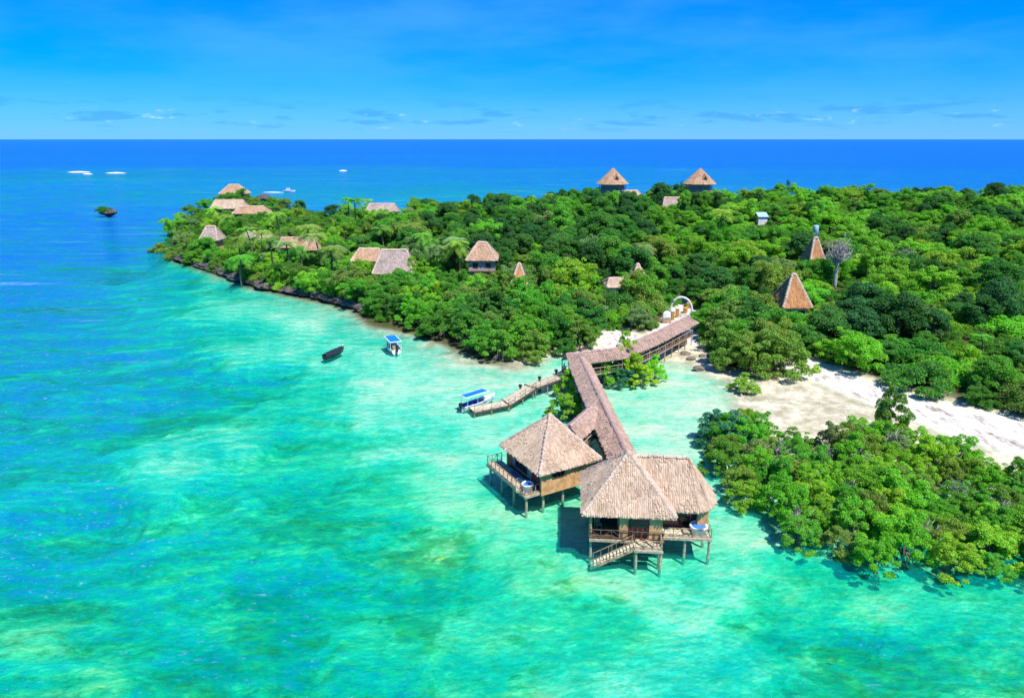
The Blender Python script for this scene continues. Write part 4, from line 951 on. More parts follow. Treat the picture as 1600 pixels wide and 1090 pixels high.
# beached wooden dinghy
p = P(1058, 540, .3); bd = empty('beached_dinghy', (p.x, p.y, .45), R(200)); bd.rotation_euler.x = R(18); tag(bd, 'weathered brown dinghy pulled up beside the walkway end', 'boat')
hull(bd, 3.4, 1.7, .8, 'wood', innermat='wood_pale', n=10)
MB().box((-.4, 0, .5), (.3, 1.4, .07)).build('thwart', 'wood_pale', bd); MB().box((.6, 0, .52), (.3, 1.2, .07)).build('thwart', 'wood_pale', bd)

# ------------------------------------------------------------------ rocks
def rock(name, loc, sx, sy, sz, seed, label, mat='coral_rock', cat='rock', group=None, under=0.0, sub=3):
    bm = bmesh.new(); bmesh.ops.create_icosphere(bm, subdivisions=sub, radius=1.0)
    for v in bm.verts:
        q = v.co * 1.6 + Vector((seed * 7.1, seed * 3.3, 0)); n_ = mnoise.noise(q) * .45 + mnoise.noise(q * 2.7) * .25
        k = 1 + n_
        if under and v.co.z < .1: k *= 1 - under * min(1, (.1 - v.co.z) * 1.6)
        v.co = Vector((v.co.x * k * sx, v.co.y * k * sy, v.co.z * (1 + n_ * .5) * sz))
    me = bpy.data.meshes.new(name); bm.to_mesh(me); bm.free(); me.materials.append(MATS[mat]); o = link(bpy.data.objects.new(name, me)); o.location = loc
    return tag(o, label, cat, group)
LEDGE = [(285, 410), (318, 421), (350, 432), (372, 440), (396, 447), (416, 454), (436, 457), (458, 461), (478, 465), (498, 469), (517, 474), (536, 478), (552, 482), (566, 490)]
ORD = ['first', 'second', 'third', 'fourth', 'fifth', 'sixth', 'seventh', 'eighth', 'ninth', 'tenth', 'eleventh', 'twelfth', 'thirteenth', 'fourteenth', 'fifteenth', 'sixteenth']
for k, (px, py) in enumerate(LEDGE):
    p = P(px, py, 0); nx = P(*LEDGE[min(k + 1, len(LEDGE) - 1)], 0) - P(*LEDGE[max(k - 1, 0)], 0)
    o = rock('shore_rock', (p.x, p.y + 2.3, .5), nx.length * .42, 2.6, 1.35, k + 1, ORD[k] + ' dark undercut coral rock along left shore, counted from the point', group='undercut coral rocks along the shore', under=.45)
    o.rotation_euler.z = math.atan2(nx.y, nx.x)
p = P(168, 339, 0); isl = rock('sea_stack', (p.x + .8, p.y, 1.5), 4.7, 3.0, 2.4, 31, 'undercut dark rock stack in open water with green bush on top', under=.85)
isl.name = 'sea_stack'; ISLET = p
p = P(412, 317, 0); rock('rock_outcrop', (p.x, p.y, 1.8), 5.2, 4.0, 3.0, 37, 'dark overhanging rock beyond the low tan roof at the point', under=.5)
for px, py, s_, sd, lab in ((683, 859, .8, 41, 'yellow-green coral head under water below the smaller villa'), (727, 872, .5, 42, 'small yellow coral head just right of the larger one underwater'), (1312, 1010, 1.0, 43, 'left yellow coral patch of the submerged reef in right foreground'), (1378, 996, .8, 44, 'right bright yellow coral patch of the submerged reef in right foreground'), (1366, 1003, .7, 46, 'middle coral lump of the submerged reef in right foreground'), (805, 1043, .5, 45, 'lone coral head in the bottom foreground water')):
    p = P(px, py, -.5); o = rock('coral_head', (p.x, p.y, gz(p.x, p.y) + .02), 1.1 * s_, .35 * s_, .12, sd, lab, 'coral_yellow', 'coral', 'coral heads under water', sub=2)
    o.rotation_euler.z = R(25)
for k, (px, py) in enumerate(((1080, 560), (1100, 556), (1092, 575), (1070, 552), (1112, 566))):
    p = P(px, py, .2); rock('beach_rock', (p.x, p.y, .15), random.uniform(.6, 1.3), random.uniform(.5, .9), .45, 60 + k, ('small beach rock nearest the dinghy', 'beach rock below the walkway end, against the trees', 'beach rock farthest out on the wet sand', 'beach rock tucked under the walkway end', 'beach rock at foot of the large shore tree')[k], 'bark', 'rock', 'rocks by the walkway end', sub=2)

# ------------------------------------------------------------------ foliage
def leaves_np(cl, n, size, rng, up=.25, wild=.55, wid=.42, lo=-.45):
    """cl: (k, 6) clump centres and radii; returns leaf diamonds set round every clump"""
    cl = np.asarray(cl, float); wgt = (cl[:, 3] * cl[:, 4]) ; wgt = wgt / wgt.sum(); k = rng.choice(len(cl), n, p=wgt)
    d = rng.normal(size=(n, 3)); d /= np.linalg.norm(d, axis=1)[:, None]
    flip = d[:, 2] < lo; d[flip, 2] *= -1
    u = rng.uniform(.62, 1.06, n)[:, None]
    c = cl[k, :3] + d * cl[k, 3:6] * u
    nr = d + rng.normal(size=(n, 3)) * wild + np.array([0, 0, up]); nr /= np.linalg.norm(nr, axis=1)[:, None]
    a = np.cross(nr, rng.normal(size=(n, 3))); a /= np.linalg.norm(a, axis=1)[:, None] + 1e-9; b_ = np.cross(nr, a)
    s_ = size * rng.uniform(.65, 1.35, n)[:, None]
    V = np.empty((n, 4, 3)); V[:, 0] = c - a * s_ * .5; V[:, 2] = c + a * s_ * .5; V[:, 1] = c + b_ * s_ * wid - nr * s_ * .12; V[:, 3] = c - b_ * s_ * wid - nr * s_ * .12
    return V.reshape(-1, 3), np.arange(n * 4).reshape(n, 4)
def mesh_only(name, V, Fq, mat):
    o = mesh_np(name, V, Fq, mat); me = o.data; bpy.data.objects.remove(o); return me
def mb_mesh(mb, name, mat):
    o = mb.build(name, mat, None, True); me = o.data; bpy.data.objects.remove(o); return me
def limb(mb, p, q, r0, r1, bend=.12, n=4, sides=6):
    p, q = Vector(p), Vector(q); L_ = (q - p).length; o = Vector((random.uniform(-1, 1), random.uniform(-1, 1), random.uniform(-.3, .6))) * bend * L_
    pts = [p.lerp(q, i / n) + o * math.sin(math.pi * i / n) for i in range(n + 1)]
    mb.tube(pts, [r0 + (r1 - r0) * i / n for i in range(n + 1)], sides)
    return pts
def make_species(kind, seed):
    rng = np.random.default_rng(seed); random.seed(seed); tm = MB(); cl = []
    if kind == 'mangrove':
        Rr, H_ = 2.7, 4.3
        ph = rng.uniform(0, 6.283, 3)
        for i in range(64):
            a = rng.uniform(0, 6.283); q = math.sqrt(rng.uniform(0, 1)) * (1 + .16 * math.sin(2 * a + ph[0]) + .12 * math.sin(3 * a + ph[1])); zz = .7 + (H_ - 1.1) * max(0, 1 - q ** 2.2) * rng.uniform(.45, 1.12) + .4 * rng.normal()
            r_ = rng.uniform(.26, .66); cl.append((Rr * q * math.cos(a) * 1.05, Rr * q * math.sin(a), max(zz, .55), r_, r_, r_ * .72))
        for i in range(6):
            a = rng.uniform(0, 6.283); t_ = cl[int(rng.integers(len(cl)))]
            base = (.5 * math.cos(a), .5 * math.sin(a), -1.2); limb(tm, base, t_[:3], .10, .035)
            limb(tm, (base[0] * 2.6, base[1] * 2.6, -1.3), (base[0] * .8, base[1] * .8, .9), .05, .05, .2, 3, 5)
        V, Fq = leaves_np(cl, 13000, .155, rng, wild=.85)
    elif kind == 'evergreen':
        Rr, H_ = 3.6, 8.2
        ph = rng.uniform(0, 6.283, 3)
        for i in range(70):
            a = rng.uniform(0, 6.283); zq = rng.uniform(0, 1) ** .8; q = math.sqrt(max(0, 1 - (zq) ** 2.4)) * rng.uniform(.6, 1.0) * (1 + .2 * math.sin(2 * a + ph[0]) + .14 * math.sin(3 * a + ph[1] + 3 * zq))
            r_ = rng.uniform(.5, 1.2); cl.append((Rr * q * math.cos(a), Rr * q * math.sin(a), 1.6 + (H_ - 2.5) * zq, r_, r_, r_ * .85))
        limb(tm, (0, 0, -.5), (.2, .1, 4.5), .32, .16)
        for i in range(7): t_ = cl[int(rng.integers(len(cl)))]; limb(tm, (.1, .05, rng.uniform(1.6, 3.8)), t_[:3], .12, .04)
        V, Fq = leaves_np(cl, 13500, .26, rng, wild=.6, up=.3)
    elif kind == 'spreading':
        Rr, H_ = 4.6, 7.0
        for b_ in range(6):
            a0 = rng.uniform(0, 6.283); q0 = rng.uniform(.25, .75); bx, by, bz = Rr * q0 * math.cos(a0), Rr * q0 * math.sin(a0), H_ * rng.uniform(.5, .85)
            limb(tm, (0, 0, 2.0), (bx, by, bz), .15, .05)
            for i in range(9):
                o_ = rng.normal(size=3) * (1.05, 1.05, .5); r_ = rng.uniform(.5, 1.2); cl.append((bx + o_[0], by + o_[1], max(bz + o_[2] * 1.4, 1.2), r_, r_, r_ * .85))
        for i in range(12):
            a = rng.uniform(0, 6.283); cl.append((Rr * .75 * math.cos(a), Rr * .75 * math.sin(a), rng.uniform(1.0, 3.2), 1.0, 1.0, .8))
        limb(tm, (0, 0, -.5), (0, 0, 2.3), .3, .2)
        V, Fq = leaves_np(cl, 14000, .25, rng, wild=.85)
    elif kind == 'scrub':
        Rr, H_ = 3.6, 3.0
        for i in range(40):
            a = rng.uniform(0, 6.283); q = math.sqrt(rng.uniform(0, 1)); r_ = rng.uniform(.5, 1.05)
            cl.append((Rr * q * math.cos(a), Rr * q * math.sin(a) , .4 + (H_ - .8) * (1 - q * q) * rng.uniform(.4, 1.15), r_ * 1.05, r_ * 1.05, r_ * .8))
        for i in range(4): t_ = cl[int(rng.integers(len(cl)))]; limb(tm, (rng.normal() * .2, rng.normal() * .2, -.5), t_[:3], .10, .03)
        V, Fq = leaves_np(cl, 11000, .22, rng, wild=.95)
    elif kind == 'casuarina':
        for i in range(26):
            zq = i / 25; a = rng.uniform(0, 6.283); r_ = 2.6 * (1 - zq) ** .7 + .3; t_ = (r_ * math.cos(a), r_ * math.sin(a), 3 + 8.0 * zq)
            limb(tm, (0, 0, 2.2 + 7.5 * zq), t_, .05, .02)
            for f in (.5, .8, 1.0): cl.append((t_[0] * f, t_[1] * f, t_[2] - .3 + .3 * f, .55, .55, .5))
        limb(tm, (0, 0, -.5), (.2, 0, 10.5), .22, .05, .03, 6)
        V, Fq = leaves_np(cl, 3800, .42, rng, wild=.9, wid=.07)
    elif kind == 'palm':
        H_ = rng.uniform(6.5, 8.5); top = Vector((rng.uniform(-1, 1), rng.uniform(-1, 1), H_)); limb(tm, (0, 0, -.5), top, .2, .13, .06, 8, 7)
        vs, fs = [], []
        for i in range(17):
            a = i * 2.4 + rng.uniform(-.2, .2); el = rng.uniform(-.25, 1.1); L_ = rng.uniform(2.6, 3.4); d = Vector((math.cos(a), math.sin(a), 0)); side = Vector((-d.y, d.x, 0)); prev = []
            m_ = 16
            for j in range(m_ + 1):
                f = j / m_; pt = top + d * (L_ * f * math.cos(el * (1 - .5 * f))) + Vector((0, 0, L_ * (math.sin(el) * f * .9 - (1.15 - .3 * math.sin(el)) * f * f * .75)))
                prev.append(pt)
            for j in range(1, m_):
                f = j / m_; ll = .75 * math.sin(math.pi * (.15 + .8 * f)) ; ax = (prev[j + 1] - prev[j - 1]).normalized()
                for s_ in (-1, 1):
                    tip = prev[j] + side * s_ * ll + ax * ll * .55 - Vector((0, 0, ll * .35)); b0 = len(vs)
                    vs += [prev[j] - ax * .09, prev[j] + ax * .09, tip + ax * .03, tip - ax * .03]; fs.append((b0, b0 + 1, b0 + 2, b0 + 3))
        V, Fq = np.array([tuple(v) for v in vs]), np.array(fs)
    return mesh_only('crown', V, Fq, 'leaf'), mb_mesh(tm, 'trunk', 'bark')
SPEC = {k: [make_species(k, 100 * i + j) for j in range(n)] for i, (k, n) in enumerate((('mangrove', 6), ('evergreen', 5), ('spreading', 6), ('scrub', 5), ('palm', 4), ('casuarina', 1)))}
random.seed(99)
TOPH = dict(mangrove=4.3, evergreen=8.4, spreading=6.9, scrub=3.2, palm=8, casuarina=11)
RAD = dict(mangrove=2.9, evergreen=3.9, spreading=4.9, scrub=3.9, palm=3.2, casuarina=2.6)
NAME = dict(mangrove='mangrove_tree', evergreen='evergreen_tree', spreading='broadleaf_tree', scrub='scrub_bush', palm='palm_tree', casuarina='casuarina_tree')
TINT = {'dark green': (.048, .175, .036), 'deep green': (.075, .25, .036), 'mid green': (.13, .37, .035), 'bright green': (.19, .47, .035), 'yellow-green': (.25, .47, .04), 'olive green': (.19, .33, .055), 'grey-green': (.21, .33, .10), 'lime green': (.30, .54, .03), 'bluish green': (.05, .22, .11)}
TREES = []
def tree(kind, x, y, s_, tint, sz=1.0, z=None, rz=None, label=None, group=None):
    TREES.append(dict(kind=kind, x=x, y=y, s=s_, tint=tint, sz=sz, z=z, rz=rz, label=label, group=group))
def emit(tr):
    crown, trunk = random.choice(SPEC[tr['kind']]); z = gz(tr['x'], tr['y']) if tr['z'] is None else tr['z']
    e = empty(NAME[tr['kind']], (tr['x'], tr['y'], max(z, -.4)), random.uniform(0, 6.28) if tr['rz'] is None else tr['rz']); e.scale = (tr['s'] * random.uniform(.84, 1.18), tr['s'] * random.uniform(.84, 1.18), tr['s'] * tr['sz'])
    c = link(bpy.data.objects.new('crown', crown), e); t_ = link(bpy.data.objects.new('trunk', trunk), e)
    j = lambda v: max(.004, v * random.uniform(.82, 1.2))
    col = TINT[tr['tint']]; f = random.uniform(.85, 1.18); c.color = (j(col[0]) * f, col[1] * f, j(col[2]) * f, 1)
    tag(e, tr['label'], {'scrub': 'bush', 'palm': 'palm'}.get(tr['kind'], 'tree'), tr['group']); return e
def pick(d):
    ks = list(d); return random.choices(ks, [d[k] for k in ks])[0]
def in_poly(poly, x, y):
    r_ = False; x1, y1 = poly[-1]
    for xb, yb in poly:
        if (y1 > y) != (yb > y) and x < (xb - x1) * (y - y1) / (yb - y1) + x1: r_ = not r_
        x1, y1 = xb, yb
    return r_
def scatter(poly, spacing, rng, n=9000, margin=None):
    lo, hi = poly.min(0), poly.max(0); pts = rng.uniform(lo, hi, (n, 2)); ok = inside(poly, pts[:, 0], pts[:, 1]); pts = pts[ok]; out = []; cell = {}
    for x, y in pts:
        s_ = spacing(x, y) if callable(spacing) else spacing; k = (int(x // 8), int(y // 8)); bad = False
        for i in (-1, 0, 1):
            for j in (-1, 0, 1):
                for q in cell.get((k[0] + i, k[1] + j), ()):
                    if (q[0] - x) ** 2 + (q[1] - y) ** 2 < s_ * s_: bad = True; break
        if not bad: out.append((x, y)); cell.setdefault(k, []).append((x, y))
    return out
def blocked(x, y, top, rad):
    """1.0 free; else how far the plant must shrink so that the sighted roofs stay in view; 0 = not here"""
    fac = 1.0
    for hx, hy, hr, box, hd in ROOFS:
        if (x - hx) ** 2 + (y - hy) ** 2 < (hr + rad * .55) ** 2: return 0.0
        if box and y < hy:
            g = gz(x, y); qx, qy, dep = Q(x, y, g + top); rp = rad / dep * F_PX
            if box[0] - rp * .75 < qx < box[1] + rp * .75 and Q(x, y, g)[1] > box[2]:
                k = 0
                while Q(x, y, g + top * fac)[1] < box[3] - .22 * (box[3] - box[2]) and k < 12: fac *= .88; k += 1
    return fac if fac > .38 else 0.0

keep_clear(P(1305, 440, 4.5), 2.0, (1299, 1317, 405, 455))
# the mangrove thicket in the right foreground
THK = poly_px([(1112, 690), (1160, 672), (1240, 700), (1300, 692), (1400, 680), (1440, 715), (1520, 730), (1600, 765), (1720, 830), (1790, 900), (1700, 935), (1600, 915), (1520, 905), (1440, 893), (1330, 890), (1262, 868), (1226, 820), (1185, 800), (1140, 772)])
rng = np.random.default_rng(5)
pts = scatter(THK, 2.55, rng, 6000)
for x, y in pts:
    qx, qy, dep = Q(x, y, 2)
    low = qy > 840
    tint = pick({'mid green': 3, 'olive green': 3.5, 'bright green': 2, 'yellow-green': 1.2, 'grey-green': 1.2} if qx < 1330 else {'mid green': 3, 'bright green': 3, 'yellow-green': 2.6, 'olive green': 1.6, 'lime green': .4})
    tree('mangrove', x, y, random.uniform(.62, .98) * (.85 if low else 1.0), tint, random.uniform(.8, 1.15), z=-.25)
# mangroves along the shore behind the boats and by the walkways
SHR = poly_px([(575, 492), (640, 508), (700, 530), (745, 552), (790, 572), (830, 566), (845, 552), (930, 545), (935, 515), (900, 480), (820, 490), (740, 480), (640, 455), (585, 455)])
for x, y in scatter(SHR, 3.6, rng, 3000):
    qx = Q(x, y, 2)[0]; tree('mangrove', x, y, random.uniform(1.05, 1.6), pick({'mid green': 3, 'bright green': 2.5, 'olive green': 2, 'deep green': 1.2, 'yellow-green': 1.0} if qx < 720 else {'mid green': 3, 'olive green': 3, 'deep green': 2.5, 'yellow-green': .9}), random.uniform(.85, 1.15))
SH2 = poly_px([(1102, 530), (1135, 575), (1175, 590), (1212, 588), (1222, 548), (1180, 520), (1120, 505)])
for x, y in scatter(SH2, 3.4, rng, 1500): tree('mangrove', x, y, random.uniform(1.2, 1.7), pick({'olive green': 3, 'mid green': 2, 'deep green': 1, 'grey-green': 1}), 1.1)
for px, py, s_, sz, tint, lab in ((937, 588, .55, 1.0, 'bluish green', 'bluish mangrove shrub closest to the walkway corner'), (948, 597, .62, .9, 'yellow-green', 'low mangrove shrub with visible stem beside the straight walkway'), (978, 590, .66, 1.5, 'lime green', 'tall lime-green mangrove shrub covering the bent walkway'), (968, 598, .55, .8, 'bluish green', 'bluish low mangrove in middle of the walkway shrubs'), (997, 598, .62, .75, 'lime green', 'round low lime-green mangrove in the shallows'), (1022, 592, .52, 1.0, 'lime green', 'outermost lime-green mangrove of the walkway shrubs'),
                                  (893, 618, .45, 1.3, 'lime green', 'lime-green shrub tucked between jetty and straight walkway'), (884, 650, .62, .8, 'yellow-green', 'low spreading mangrove between jetty and smaller villa'), (899, 645, .5, .8, 'olive green', 'olive mangrove in shade of straight walkway'),
                                  (1163, 612, .62, .75, 'yellow-green', 'lone yellow-green mangrove on the wet sand'), (1275, 584, .26, 1.3, 'lime green', 'tiny lime-green sapling on dry beach'), (1170, 665, .34, 1.5, 'yellow-green', 'slender sapling sticking up at the thicket corner'), (1130, 690, .8, 1.0, 'bluish green', 'bluish mangrove at the upper corner of the right thicket'), (1388, 682, .62, 1.9, 'olive green', 'tall thin olive mangrove rising above the right thicket')):
    p = P(px, py, 0); tree('mangrove', p.x, p.y, s_ * (1.6 if px < 1060 else 1.3), tint, sz, z=-.2, label=lab, group='single mangroves by the walkways and beach')
# palms and odd trees
for px, py, z in ((545, 338, 9.5), (556, 338, 9), (640, 372, 9), (668, 398, 8.5), (690, 400, 8.5), (705, 396, 9), (718, 402, 8.5), (480, 372, 8), (500, 385, 8), (375, 385, 7.5), (330, 340, 8), (392, 370, 8), (408, 375, 8), (372, 398, 8), (455, 400, 8), (440, 360, 8), (350, 345, 8.5), (1120, 355, 10), (655, 385, 9), (518, 400, 8), (470, 395, 8), (600, 372, 9), (1010, 395, 9), (425, 395, 7.5)):
    p = P(px, py, z); tree('palm', p.x, p.y, random.uniform(1.1, 1.4), pick({'mid green': 2, 'olive green': 2, 'yellow-green': 1.5, 'grey-green': 1}), 1.0)
for px, py, z in ((1217, 300, 12), (1228, 303, 12)): p = P(px, py, z); tree('casuarina', p.x, p.y, .95, 'bluish green', 1.0)
# the forest
def spc(x, y): return 4.1 + max(0, (y - 120)) * .0085
forest = scatter(FOREST, spc, np.random.default_rng(8), 26000)
LAWN = poly_px([(440, 432), (470, 428), (520, 442), (535, 455), (500, 460), (440, 450)])
PATH = poly_px([(1036, 510), (1050, 475), (1078, 464), (1088, 497), (1078, 516), (1044, 522)])
fill = []
for x, y in forest:
    qx, qy, dep = Q(x, y, 6)
    if qx < -60 or qx > 1760 or in_poly(PATH, x, y) or in_poly(LAWN, x, y) or in_poly(SHR, x, y) or in_poly(SH2, x, y): continue
    dfe = lookup(GDL, x, y)
    nz = mnoise.noise(Vector((x * .03, y * .03, 1.7)))
    if 690 < qx < 1010 and 290 < qy < 425 or nz > .42: kind = pick({'evergreen': 8, 'spreading': 1.5, 'scrub': .4})
    elif qx >= 1010: kind = pick({'spreading': 4.5, 'scrub': 4.5, 'evergreen': 1.6, 'palm': .1})
    else: kind = pick({'spreading': 5, 'scrub': 3, 'evergreen': 1.5, 'palm': .4})
    if kind == 'evergreen': tint = pick({'dark green': 4, 'deep green': 4, 'mid green': 1.5})
    elif qx < 700: tint = pick({'mid green': 3, 'olive green': 4, 'bright green': 2, 'yellow-green': 2, 'grey-green': 2, 'deep green': 1})
    elif qx < 1010: tint = pick({'mid green': 4, 'bright green': 3, 'yellow-green': 1.3, 'olive green': 1.5, 'grey-green': 1.0, 'deep green': 2.5})
    else: tint = pick({'mid green': 3.5, 'bright green': 5, 'yellow-green': 2.6, 'olive green': 1.2, 'grey-green': .8, 'deep green': 1.6})
    s_ = (.55 + .75 * random.random() ** 1.6) * (1.25 if kind == 'scrub' else 1.0) * (.8 if dfe < 4 else 1.0) * (.85 if qx < 560 else 1.0)
    sz = random.uniform(.75, 1.1) * (.85 if qx > 1020 else 1.0)
    b_ = blocked(x, y, TOPH[kind] * s_ * sz, RAD[kind] * s_)
    if b_ == 0: continue
    if b_ < .8: kind = 'scrub'; s_ = min(s_, 1.0) * max(b_, .5); 
    tree(kind, x, y, s_, tint, sz)
for k in range(len(LEDGE) - 1):
    for f in (.15, .5, .85):
        p = P(LEDGE[k][0] + (LEDGE[k + 1][0] - LEDGE[k][0]) * f, LEDGE[k][1] + (LEDGE[k + 1][1] - LEDGE[k][1]) * f, 0)
        tree('scrub' if random.random() < .6 else 'spreading', p.x + random.uniform(-1, 1), p.y + random.uniform(3.4, 5.2), random.uniform(.55, .95), pick({'mid green': 3, 'bright green': 2, 'olive green': 3, 'deep green': 2}), random.uniform(.7, 1.0), z=1.25)
for x, y, hh in SKIRT: tree('scrub' if hh < 4.5 else 'spreading', x, y, hh / (3.2 if hh < 4.5 else 6.9), pick({'mid green': 3, 'bright green': 2, 'olive green': 2, 'deep green': 2}), 1.0)
for c_ in TOWERS:
    for dx, dy in ((-6.5, -7), (-3, -8.5), (.5, -9), (4, -8.2), (7, -6.5), (-1, -12), (3, -12.5)):
        x, y = c_.x + dx, c_.y + dy; d = P(800, 296 + random.uniform(-1, 3), 0) - Vector((0, 0, CAM_H)); top = CAM_H + d.z * (y / d.y) - gz(x, y)
        tree('evergreen', x, y, .95, pick({'deep green': 2, 'mid green': 2, 'dark green': 1}), top / 8.4 / .95)
# bush on the sea stack
for dx, dy in ((-1.4, 0), (.6, .4), (0, -1)): tree('scrub', ISLET.x + dx - .8, ISLET.y + dy, .72, 'deep green', 1.0, z=2.7, label=('left', 'right', 'near')[(dx > 0) + (dx == 0) * 2 if dx != .6 else 1] + ' green bush on top of the sea stack', group='bushes on the sea stack')
# bare trees
def bare(name, x, y, h_, r_, mat, n, label, cat, thick=.35, twig=.02):
    e = empty(name, (x, y, gz(x, y))); tag(e, label, cat); tm = MB(); tw = MB()
    top = Vector((0, 0, h_ * (.62 if thick > .2 else .1))); limb(tm, (0, 0, -.5), top, thick, thick * .6, .02, 5, 8)
    for i in range(n):
        a = random.uniform(0, 6.283); q = math.sqrt(random.uniform(.05, 1)); t_ = Vector((r_ * q * math.cos(a), r_ * q * math.sin(a), h_ * (1 - .35 * q * q) * random.uniform(.85, 1.05)))
        pts = limb(tw, top * random.uniform(.7, 1), t_, thick * .22 + twig, twig, .1, 4, 4)
        for k in range(9):
            b0 = pts[random.choice((2, 3, 4))]; limb(tw, b0, b0 + Vector((random.uniform(-1, 1), random.uniform(-1, 1), random.uniform(-.1, 1))) * r_ * .38, twig * 1.1, twig * .5, .1, 2, 3)
    tm.build('trunk', mat, e, True); o = tw.build('branches', mat, e); return e
p = P(1308, 462, 0); bare('bare_tree', P(1305, 440, 4.5).x, P(1305, 440, 4.5).y, 12.0, 3.2, 'bark_pale', 34, 'tall leafless grey tree with thick trunk beside the orange-brown hut', 'tree', .55, .045)
for px, py, z, rr, hh, mt, lab in ((735, 485, 3.5, 2.4, 3.4, 'twig_grey', 'leafless grey shrub among the shore mangroves'), (765, 492, 3.0, 2.6, 3.0, 'twig_tan', 'leafless tan shrub right beside the leafless grey one'), (805, 508, 1.5, 1.8, 2.6, 'twig_grey', 'small leafless shrub over bare earth behind the shore mangroves'), (1480, 408, 6.5, 2.4, 3.5, 'twig_grey', 'leafless pale shrub in the green scrub at far right'), (1415, 400, 6.5, 3.0, 3.5, 'twig_grey', 'greyish leafless shrub left of the pale one in the scrub')):
    q = P(px, py, z); bare('bare_shrub', q.x, q.y, hh, rr, mt, 44, lab, 'shrub', .06, .035)
for k in range(9):
    q = P(*((1220, 700), (1290, 705), (1345, 720), (1330, 760), (1400, 690), (1560, 790), (1450, 820), (1250, 800), (1500, 760))[k], 2.0)
    bare('bare_shrub', q.x, q.y, random.uniform(2.8, 3.8), 1.3, 'twig_grey', 22, ORD[k] + ' dead grey mangrove in the right thicket, counted from its upper left corner', 'shrub', .06, .022)['group'] = 'dead mangroves in the thicket'

# individuals: the most visible of each kind; the rest of the wood is one mass
LM = [('the white archway', P(1064, 490)), ('the left tower hut', P(960, 285, 19)), ('the right tower hut', P(1098, 285, 19)), ('the tall leafless tree', P(1305, 440, 4)), ('the orange-brown hut', P(1235, 470, 3)), ('the blue tank tower', P(1272, 380, 7)),
      ('the large grey hip roof', P(617, 425, 5)), ('the two-storey hut', P(752, 405, 7)), ('the lone orange roof', P(810, 440, 5)), ('the long pale roof', P(980, 445, 5)), ('the hut on the point', P(367, 300, 8)), ('the long low tan roof', P(460, 385, 6)),
      ('the flat far grey roof', P(597, 330, 8)), ('the roof below the tower huts', P(1057, 322, 10)), ('the beach corner', P(1240, 555)), ('the right end of the beach', P(1580, 650)), ('the hipped walkway end', P(1080, 520)), ('the pale jetty', P(870, 590)), ('the large villa', P(1100, 800)), ('the grey left-shore roof', P(332, 374, 6)), ('the leafless pale shrub', P(1480, 408, 6)), ('the right picture edge halfway up', P(1580, 480, 5)), ('the lower right picture corner', P(1560, 880)), ('the two casuarinas', P(1220, 300, 12)), ('the anchored canopy boat', P(614, 540))]
KW = dict(mangrove='mangrove', evergreen='round-topped tree', spreading='spreading tree', scrub='leafy bush', palm='palm', casuarina='feathery casuarina')
def score(tr):
    qx, qy, dep = Q(tr['x'], tr['y'], 4); return (tr['s'] / dep) * (1 if -10 < qx < 1610 else .05)
OWN, REST = [], []
for kind in SPEC:
    ks = sorted((q for q in TREES if q['kind'] == kind), key=lambda q: score(q) + (9 if q['label'] else 0), reverse=True)
    ks = [q for q in ks if -80 < Q(q['x'], q['y'], 4)[0] < 1700]
    OWN += ks[:290]; REST += ks[290:]
buckets = {}
for tr in OWN:
    if tr['label']: continue
    ds = sorted(((p.x - tr['x']) ** 2 + (p.y - tr['y']) ** 2, nm) for nm, p in LM); buckets.setdefault((tr['kind'], tr['tint'], ds[0][1]), []).append((ds[0][0], tr))
TENS = ORD + ['seventeenth', 'eighteenth', 'nineteenth', 'twentieth'] + ['twenty-' + q for q in ORD[:9]] + ['thirtieth'] + ['thirty-' + q for q in ORD[:9]]
for (kind, tint, nm), lst in buckets.items():
    lst.sort(key=lambda q: q[0])
    for i, (_, tr) in enumerate(lst):
        tr['group'] = {'mangrove': 'mangroves', 'scrub': 'scrub bushes', 'palm': 'palms'}.get(kind, 'forest trees') + ' around ' + nm
        tr['label'] = f"{tint} {KW[kind]}, {TENS[min(i, len(TENS) - 1)] + ' ' if i else ''}nearest {nm}"
for tr in OWN: emit(tr)

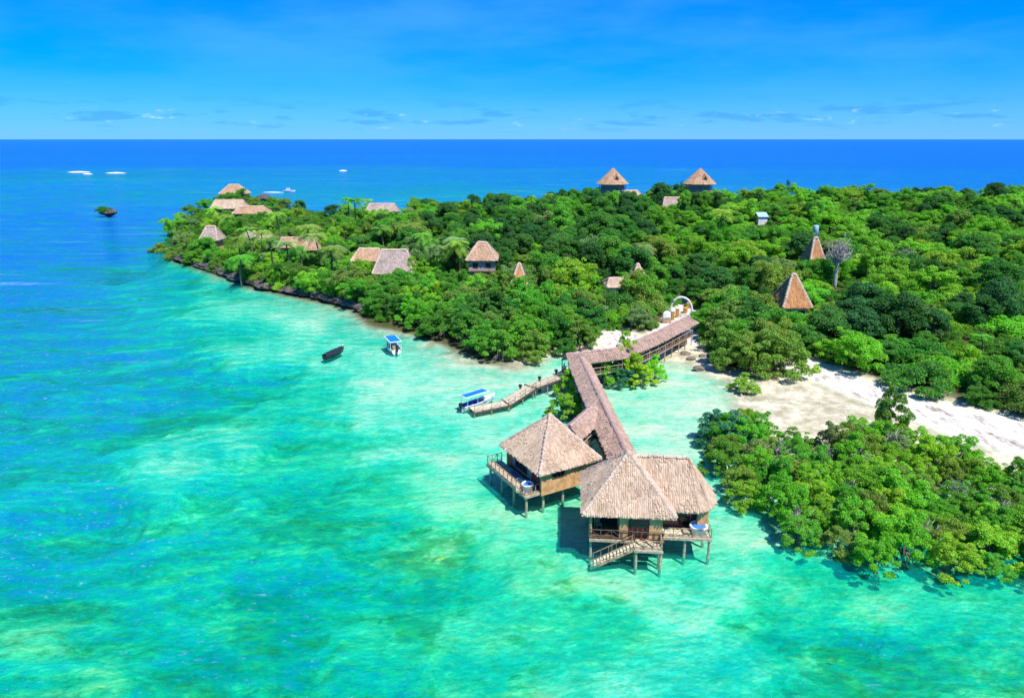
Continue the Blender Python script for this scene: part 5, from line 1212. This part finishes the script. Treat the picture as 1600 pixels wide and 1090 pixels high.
# undergrowth and the rest of the wood: one mass of instanced foliage
proto = bpy.data.collections.new('foliage_sources')
for i, tint in enumerate(('mid green', 'bright green', 'deep green', 'olive green', 'mid green')):
    me = SPEC['scrub'][i][0].copy(); me.materials.clear(); me.materials.append(MATS['leaf_mass']); proto.objects.link(bpy.data.objects.new('foliage_source', me))
def mass(name, pts, label):
    """pts: (x, y, z, scale)"""
    pts = np.array(pts); me = bpy.data.meshes.new(name); me.vertices.add(len(pts)); me.vertices.foreach_set('co', pts[:, :3].astype(np.float32).ravel()); attr(me, 'size', pts[:, 3]); me.update()
    o = link(bpy.data.objects.new(name, me)); tag(o, label, None, kind='stuff')
    ng = bpy.data.node_groups.new(name, 'GeometryNodeTree'); ng.interface.new_socket('Geometry', in_out='INPUT', socket_type='NodeSocketGeometry'); ng.interface.new_socket('Geometry', in_out='OUTPUT', socket_type='NodeSocketGeometry')
    gi, go = ng.nodes.new('NodeGroupInput'), ng.nodes.new('NodeGroupOutput'); ip = ng.nodes.new('GeometryNodeInstanceOnPoints'); ci = ng.nodes.new('GeometryNodeCollectionInfo'); ci.inputs['Collection'].default_value = proto
    ci.inputs['Separate Children'].default_value = True; ci.inputs['Reset Children'].default_value = True; ip.inputs['Pick Instance'].default_value = True
    rv = ng.nodes.new('FunctionNodeRandomValue'); rv.data_type = 'FLOAT_VECTOR'; rv.inputs['Min'].default_value = (0, 0, 0); rv.inputs['Max'].default_value = (0, 0, 6.28)
    na = ng.nodes.new('GeometryNodeInputNamedAttribute'); na.data_type = 'FLOAT'; na.inputs['Name'].default_value = 'size'; L = ng.links.new
    mp = ng.nodes.new('GeometryNodeMeshToPoints'); L(gi.outputs[0], mp.inputs[0]); L(mp.outputs[0], ip.inputs['Points']); L(ci.outputs[0], ip.inputs['Instance']); L(rv.outputs[0], ip.inputs['Rotation']); L(na.outputs[0], ip.inputs['Scale']); L(ip.outputs[0], go.inputs[0])
    md = o.modifiers.new('foliage', 'NODES'); md.node_group = ng; return o
under = []
for x, y in scatter(FOREST, lambda x, y: 2.6 + max(0, y - 120) * .006, np.random.default_rng(21), 26000):
    qx = Q(x, y, 2)[0]
    if -60 < qx < 1720 and not in_poly(PATH, x, y) and not in_poly(LAWN, x, y):
        b_ = blocked(x, y, 1.6, 1.6)
        if b_ > 0: under.append((x, y, gz(x, y) - .25, random.uniform(.42, .68) * b_))
for tr in REST: under.append((tr['x'], tr['y'], gz(tr['x'], tr['y']), tr['s'] * {'evergreen': 1.1, 'spreading': 1.2}.get(tr['kind'], 1.0)))
mass('undergrowth', under, 'dense green undergrowth filling the gaps between the island trees')
# lawn
lw = poly_px([(438, 431), (470, 427), (522, 441), (540, 458), (500, 461), (440, 451)]); lx, ly = lw[:, 0], lw[:, 1]
gp = [(x, y, gz(x, y) - .05, random.uniform(.07, .12)) for x, y in scatter(lw, .8, np.random.default_rng(3), 9000)]
if gp: mass('grass', gp, 'short bright lawn above the dark shore rocks')
print('TREES', len(TREES), {k: sum(1 for q in TREES if q['kind'] == k) for k in SPEC}, 'own', len(OWN), 'rest', len(REST), 'under', len(under))
